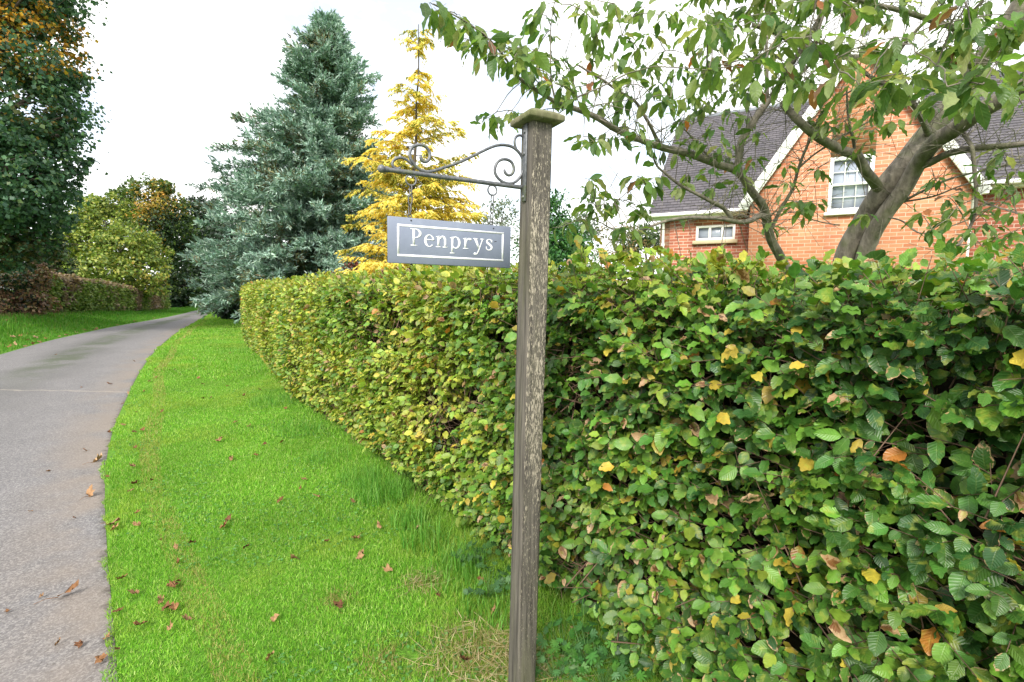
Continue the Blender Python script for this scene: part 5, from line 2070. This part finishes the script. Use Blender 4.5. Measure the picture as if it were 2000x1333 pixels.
# ------------------------------------------------------------------ the cherry tree
def cherry():
    b = at(1665, 560, 3.75)
    b[2] = 0
    o = thing('cherry_tree', 'grey barked cherry tree with mossy forked trunks and drooping green leaves, leaning over the hedge', 'tree', b)
    mt_ = MB()
    sk_p, sk_q, sk_r = [], [], []

    def br_(pts, r0, r1, sides=8, per=6, wob=.006):
        P = np.array([at(x, y, Y) for x, y, Y in pts])
        P = catmull(P, per)
        P[1:-1] += (np.stack([noise3(P[1:-1], 5.0, 112 + k) for k in range(3)], 1) - .5) * 3 * wob
        rr = np.linspace(r0, r1, len(P)) * (1 + .05 * (noise3(P, 7.0, 111) - .5) * 2)
        mt_.tube(P, rr, sides)
        sk_p.extend(P)
        sk_r.extend(rr)
        sk_q.extend([r0] * len(P))
        return P
    lim = MB()
    # main left trunk, then the limb that leaves at the top right
    base3 = [(1640, 700, 3.75), (1645, 580, 3.72)]
    br_([(1615, 700, 3.75), (1630, 580, 3.72), (1656, 490, 3.65), (1690, 425, 3.55), (1725, 370, 3.45), (1766, 312, 3.38), (1815, 255, 3.35), (1860, 205, 3.3), (1900, 150, 3.2), (1935, 100, 3.1), (1975, 40, 3.0), (2040, -60, 2.9)], .078, .052, 16, 8, .012)
    br_([(1640, 690, 3.68), (1672, 560, 3.6), (1697, 478, 3.5), (1729, 418, 3.4), (1762, 372, 3.32), (1790, 318, 3.22), (1820, 282, 3.1), (1862, 255, 2.95), (1905, 222, 2.8), (1950, 195, 2.7), (2000, 165, 2.6), (2080, 120, 2.45)], .054, .042, 14, 8, .010)
    # slim stem further left with its long arching branch
    br_([(1600, 640, 3.7), (1545, 540, 3.6), (1512, 478, 3.45), (1497, 440, 3.35), (1490, 405, 3.3), (1468, 370, 3.2), (1438, 338, 3.1), (1400, 322, 3.0), (1350, 303, 2.9), (1300, 289, 2.75), (1250, 276, 2.6), (1205, 255, 2.5), (1160, 232, 2.4), (1120, 213, 2.3), (1085, 200, 2.2), (1040, 172, 2.12), (1005, 145, 2.05), (985, 122, 2.0)], .034, .0042, 10)
    br_([(1440, 338, 3.1), (1442, 300, 3.1), (1448, 272, 3.1), (1470, 238, 3.1), (1495, 205, 3.1), (1512, 185, 3.08), (1530, 150, 3.0), (1560, 105, 2.95), (1590, 60, 2.9), (1612, 10, 2.85), (1640, -60, 2.8)], .026, .011)
    br_([(1498, 195, 3.1), (1497, 150, 3.1), (1498, 90, 3.1), (1505, 30, 3.1), (1515, -50, 3.1)], .012, .006, 6)
    # branch from the left trunk to the upper left
    br_([(1722, 375, 3.45), (1705, 352, 3.35), (1692, 335, 3.28), (1672, 308, 3.2), (1650, 298, 3.15), (1622, 283, 3.1), (1588, 262, 3.05), (1560, 238, 3.0), (1535, 212, 3.0), (1527, 202, 3.0)], .036, .020)
    br_([(1668, 302, 3.2), (1662, 262, 3.15), (1656, 215, 3.1), (1655, 170, 3.05)], .010, .005, 6)
    br_([(1530, 205, 3.0), (1545, 165, 2.95), (1585, 120, 2.9), (1600, 60, 2.85), (1622, 0, 2.8)], .012, .006, 6)
    # low branch sweeping left
    br_([(1500, 428, 3.33), (1485, 422, 3.25), (1465, 432, 3.15), (1440, 434, 3.05), (1400, 427, 2.95), (1350, 426, 2.85), (1310, 432, 2.75), (1265, 447, 2.65), (1230, 455, 2.55), (1190, 468, 2.5)], .020, .003, 7)
    br_([(1428, 430, 3.05), (1412, 408, 3.0), (1395, 398, 2.95), (1365, 382, 2.9), (1330, 364, 2.85), (1300, 338, 2.8), (1280, 318, 2.75), (1272, 290, 2.7)], .015, .004, 7)
    br_([(1222, 455, 2.6), (1195, 445, 2.5), (1170, 432, 2.45), (1140, 428, 2.4), (1080, 445, 2.35)], .004, .0015, 5)
    br_([(1288, 285, 2.73), (1275, 258, 2.68), (1258, 230, 2.6), (1238, 200, 2.55), (1200, 175, 2.45), (1160, 150, 2.35), (1130, 128, 2.3)], .011, .004, 6)
    br_([(1082, 198, 2.2), (1075, 165, 2.18), (1073, 130, 2.15), (1077, 60, 2.12), (1085, 0, 2.1)], .005, .002, 5)
    br_([(1005, 145, 2.05), (985, 110, 2.0), (955, 75, 1.95), (915, 45, 1.9), (870, 20, 1.85), (840, 5, 1.82)], .0055, .0016, 5)
    br_([(1400, 322, 3.0), (1378, 300, 2.95), (1350, 270, 2.9), (1330, 250, 2.85), (1315, 235, 2.8)], .007, .002, 5)
    # slim twig limb in front of the gable
    br_([(1500, 460, 3.4), (1520, 415, 3.3), (1545, 372, 3.25), (1556, 335, 3.2), (1570, 295, 3.15), (1590, 250, 3.1), (1610, 215, 3.05), (1650, 185, 3.0), (1690, 165, 2.95)], .014, .005, 6)
    br_([(1556, 332, 3.2), (1590, 300, 3.15), (1640, 270, 3.1), (1700, 235, 3.0), (1750, 215, 2.95), (1800, 200, 2.9)], .007, .003, 5)
    # upper limbs at the right
    br_([(1812, 262, 3.3), (1808, 245, 3.2), (1790, 212, 3.1), (1765, 190, 3.05), (1735, 170, 3.0), (1700, 148, 2.95), (1670, 130, 2.9)], .022, .008, 7)
    br_([(1905, 140, 3.2), (1890, 110, 3.0), (1878, 85, 2.9), (1865, 52, 2.8), (1835, 44, 2.75), (1795, 30, 2.7), (1750, 18, 2.7), (1700, 6, 2.65), (1640, -10, 2.6)], .020, .010, 7)
    br_([(1865, 52, 2.8), (1895, 25, 2.75), (1930, -10, 2.7)], .010, .005, 6)
    br_([(1880, 90, 2.9), (1905, 105, 2.8), (1945, 122, 2.7)], .008, .004, 6)
    br_([(1755, 112, 2.9), (1690, 112, 2.85), (1650, 114, 2.8), (1615, 113, 2.8), (1575, 92, 2.75), (1540, 78, 2.7), (1505, 62, 2.65), (1470, 50, 2.6)], .016, .011, 7)
    br_([(1790, 212, 3.1), (1770, 165, 3.0), (1755, 112, 2.9), (1790, 60, 2.8), (1840, 10, 2.7)], .015, .007, 6)
    # branches reaching right and hanging
    br_([(1795, 325, 3.25), (1815, 318, 3.15), (1848, 302, 3.05), (1880, 294, 2.95), (1920, 288, 2.85), (1965, 285, 2.75), (2020, 280, 2.65)], .026, .014, 8)
    br_([(1878, 250, 2.95), (1890, 270, 2.9), (1900, 290, 2.85), (1904, 330, 2.85), (1905, 385, 2.85), (1900, 425, 2.85), (1885, 455, 2.85), (1868, 480, 2.85)], .013, .007, 6)
    br_([(1760, 395, 3.35), (1800, 375, 3.2), (1850, 352, 3.05), (1900, 338, 2.95), (1960, 325, 2.85), (2020, 318, 2.8)], .009, .004, 6)
    br_([(1755, 395, 3.35), (1820, 385, 3.2), (1880, 362, 3.1), (1950, 345, 3.0), (2020, 340, 2.9)], .007, .003, 5)
    br_([(1904, 388, 2.85), (1935, 402, 2.8), (1970, 412, 2.75), (2020, 430, 2.7)], .007, .003, 5)
    br_([(1720, 420, 3.4), (1760, 430, 3.3), (1800, 455, 3.2), (1860, 440, 3.1), (1920, 415, 3.0)], .006, .003, 5)
    br_([(1640, 440, 3.6), (1590, 430, 3.45), (1550, 415, 3.35), (1510, 430, 3.25)], .005, .002, 5)
    SKP, SKR = np.array(sk_p), np.array(sk_r)
    # clusters of leaves at the ends of spurs
    cl = []

    def add(lst, Y0=None, jit=.12):
        for x, y in lst:
            cl.append((x, y, Y0))
    add([(845, 8), (868, 24), (893, 30), (912, 50), (935, 62), (955, 78), (978, 88), (1000, 70), (1005, 112), (1022, 95), (1035, 130), (930, 92), (965, 110), (905, 75), (880, 50)], 1.92)
    add([(1058, 28), (1065, 70), (1050, 100), (1078, 112), (1095, 145), (1060, 160), (1105, 185), (1088, 165), (1075, 185), (1045, 145), (1068, 8), (1022, 155), (1120, 160), (1100, 120), (1128, 190)], 2.15)
    add([(968, 222), (985, 228), (1000, 216), (950, 232)], 2.35)
    add([(1150, 30), (1165, 70), (1190, 40), (1180, 100), (1215, 70), (1150, 110), (1205, 120), (1235, 35), (1245, 95), (1225, 145), (1260, 130), (1185, 150), (1160, 165), (1240, 165), (1205, 185), (1270, 65), (1290, 30), (1300, 100), (1320, 140), (1290, 165), (1335, 70), (1345, 110), (1325, 20), (1360, 40), (1140, 8), (1200, 8), (1260, 8), (1310, 190), (1345, 185), (1275, 190), (1170, 215), (1215, 215)], 2.45)
    add([(1140, 268), (1160, 278), (1180, 262), (1205, 262), (1225, 235), (1240, 255), (1255, 285)], 2.4)
    add([(1150, 350), (1165, 365), (1150, 395), (1178, 392), (1200, 398), (1165, 405), (1245, 345), (1262, 360), (1275, 350), (1240, 400), (1262, 410), (1100, 440), (1125, 428), (1145, 432), (1215, 445), (1235, 448)], 2.45)
    add([(1335, 235), (1370, 210), (1395, 250), (1430, 215), (1360, 275), (1410, 290), (1455, 230), (1330, 300), (1390, 335), (1425, 310), (1345, 340), (1385, 365), (1475, 260), (1330, 360), (1475, 310), (1440, 355), (1380, 195), (1420, 180), (1460, 185)], 2.85)
    add([(1580, 240), (1610, 240), (1650, 235), (1700, 250), (1640, 270), (1690, 280), (1590, 395), (1570, 410), (1555, 395), (1500, 440), (1540, 360), (1675, 305), (1620, 210), (1600, 330), (1690, 420), (1720, 215), (1740, 240), (1535, 320)], 2.95)
    add([(1850, 430), (1870, 405), (1900, 445), (1930, 440), (1955, 400), (1935, 360), (1970, 360), (1990, 330), (1960, 300), (1880, 375), (1915, 405), (1985, 415), (1860, 460), (1905, 480), (1945, 470), (1980, 455), (1830, 350), (1850, 385), (1990, 380), (1800, 420), (1925, 330), (1820, 450)], 2.75)
    for _ in range(62):
        cl.append((rng.uniform(1365, 1700), rng.uniform(-60, 175), 2.65))
    for _ in range(48):
        cl.append((rng.uniform(1650, 2040), rng.uniform(-60, 215), 2.45))
    for _ in range(18):
        cl.append((rng.uniform(1380, 1990), rng.uniform(-10, 200), 1.75))
    for x, y in ((1470, 120), (1590, 70), (1700, 150), (1850, 170), (1920, 165), (1830, 130), (1760, 145), (1640, 140), (1950, 120), (1960, 160), (1900, 60), (1740, 160), (1680, 170)):
        cl.append((x, y, 1.55))
    for _ in range(60):
        cl.append((rng.uniform(1350, 2100), rng.uniform(-300, -50), 2.4))
    P = np.array([at(x, y, (Y or 2.6) + rng.normal(0, .14)) for x, y, Y in cl])
    m = len(P)
    tw = MB()
    A_, B_ = [], []
    d0_ = np.array([np.linalg.norm(SKP - q, axis=1).min() for q in P])
    grown = list(SKP)
    for i in np.argsort(d0_):
        G_ = np.array(grown)
        d = np.linalg.norm(G_ - P[i], axis=1)
        d = np.where(d < .05, d + .3, d)
        s = G_[int(np.argmin(d))]
        grown.append(P[i])
        dd = P[i] - s
        L = np.linalg.norm(dd)
        if L > .04:
            n = 6
            t = np.linspace(0, 1, n)[:, None]
            Q = s + dd * t + np.array([0, 0, .10 * L]) * np.sin(t * math.pi) + rng.normal(0, .02 * L, (n, 3)) * np.sin(t * math.pi)
            tw.tube(Q, np.linspace(min(.0042, .0022 + .003 * L), .0016, n), 5)
    # extra bare twigs
    nn_ = 600
    wj = np.clip(SKR, .003, .02) * (SKP[:, 0] > .25) * (SKR < .03)
    j = rng.choice(len(SKP), nn_, p=wj / wj.sum())
    d = nrm(rng.normal(0, .7, (nn_, 3)) + np.array([-.1, -.2, .45]))
    L = rng.uniform(.08, .48, nn_)[:, None]
    q1 = SKP[j] + d * L * .55
    q2 = q1 + nrm(d + rng.normal(0, .35, (nn_, 3))) * L * .5
    tw.twigs(SKP[j], q1, .0026, .0018, 4)
    tw.twigs(q1, q2, .0018, .0009, 4)
    q3 = q1 + nrm(d + rng.normal(0, .8, (nn_, 3))) * L * .35
    tw.twigs(q1, q3, .0014, .0008, 3)
    # some of the twigs carry small leaf tufts too
    tuft = q2[rng.uniform(0, 1, nn_) < .06]
    C_ = np.concatenate([P, tuft])
    cnt = np.concatenate([rng.integers(6, 10, m), rng.integers(2, 5, len(tuft))])
    rep = np.repeat(np.arange(len(C_)), cnt)
    n = len(rep)
    az = rng.uniform(0, 6.283, n)
    D = np.stack([np.cos(az), np.sin(az), rng.normal(-.75, .5, n)], 1)
    N = np.stack([np.cos(az) * .6, np.sin(az) * .6, np.full(n, .8)], 1) + rng.normal(0, .35, (n, 3))
    st = C_[rep] + rng.normal(0, .012, (n, 3))
    pet = st + nrm(D * np.array([1, 1, .3])) * .022
    tw.twigs(st, pet, .0009, .0008, 3, col=(.2, .05, .03, 0))
    L = rng.uniform(.060, .102, n)
    tone = noise3(st, 2.2, 101)
    C = pick([(.07, .15, .036), (.125, .215, .052), (.19, .275, .075), (.27, .32, .13)], n, [3, 4, 3, 1.8])
    red = rng.uniform(0, 1, n) < .018
    C = np.where(red[:, None], pick([(.26, .12, .05), (.2, .10, .06), (.40, .14, .05)], n), C)
    ml_ = MB()
    ml_.leaves(T_cherry, pet, D, N, L, L * rng.uniform(.32, .46, n), C, rng.normal(.24, .16, n), rng.uniform(.1, .45, n), rng.uniform(0, .3, n) + .3 * red)
    mt_.build('trunk', M_cherrybark, o, b, smooth=True)
    tw.build('twigs', M_cherrybark, o, b)
    ml_.build('crown', M_cherry, o, b)


cherry()
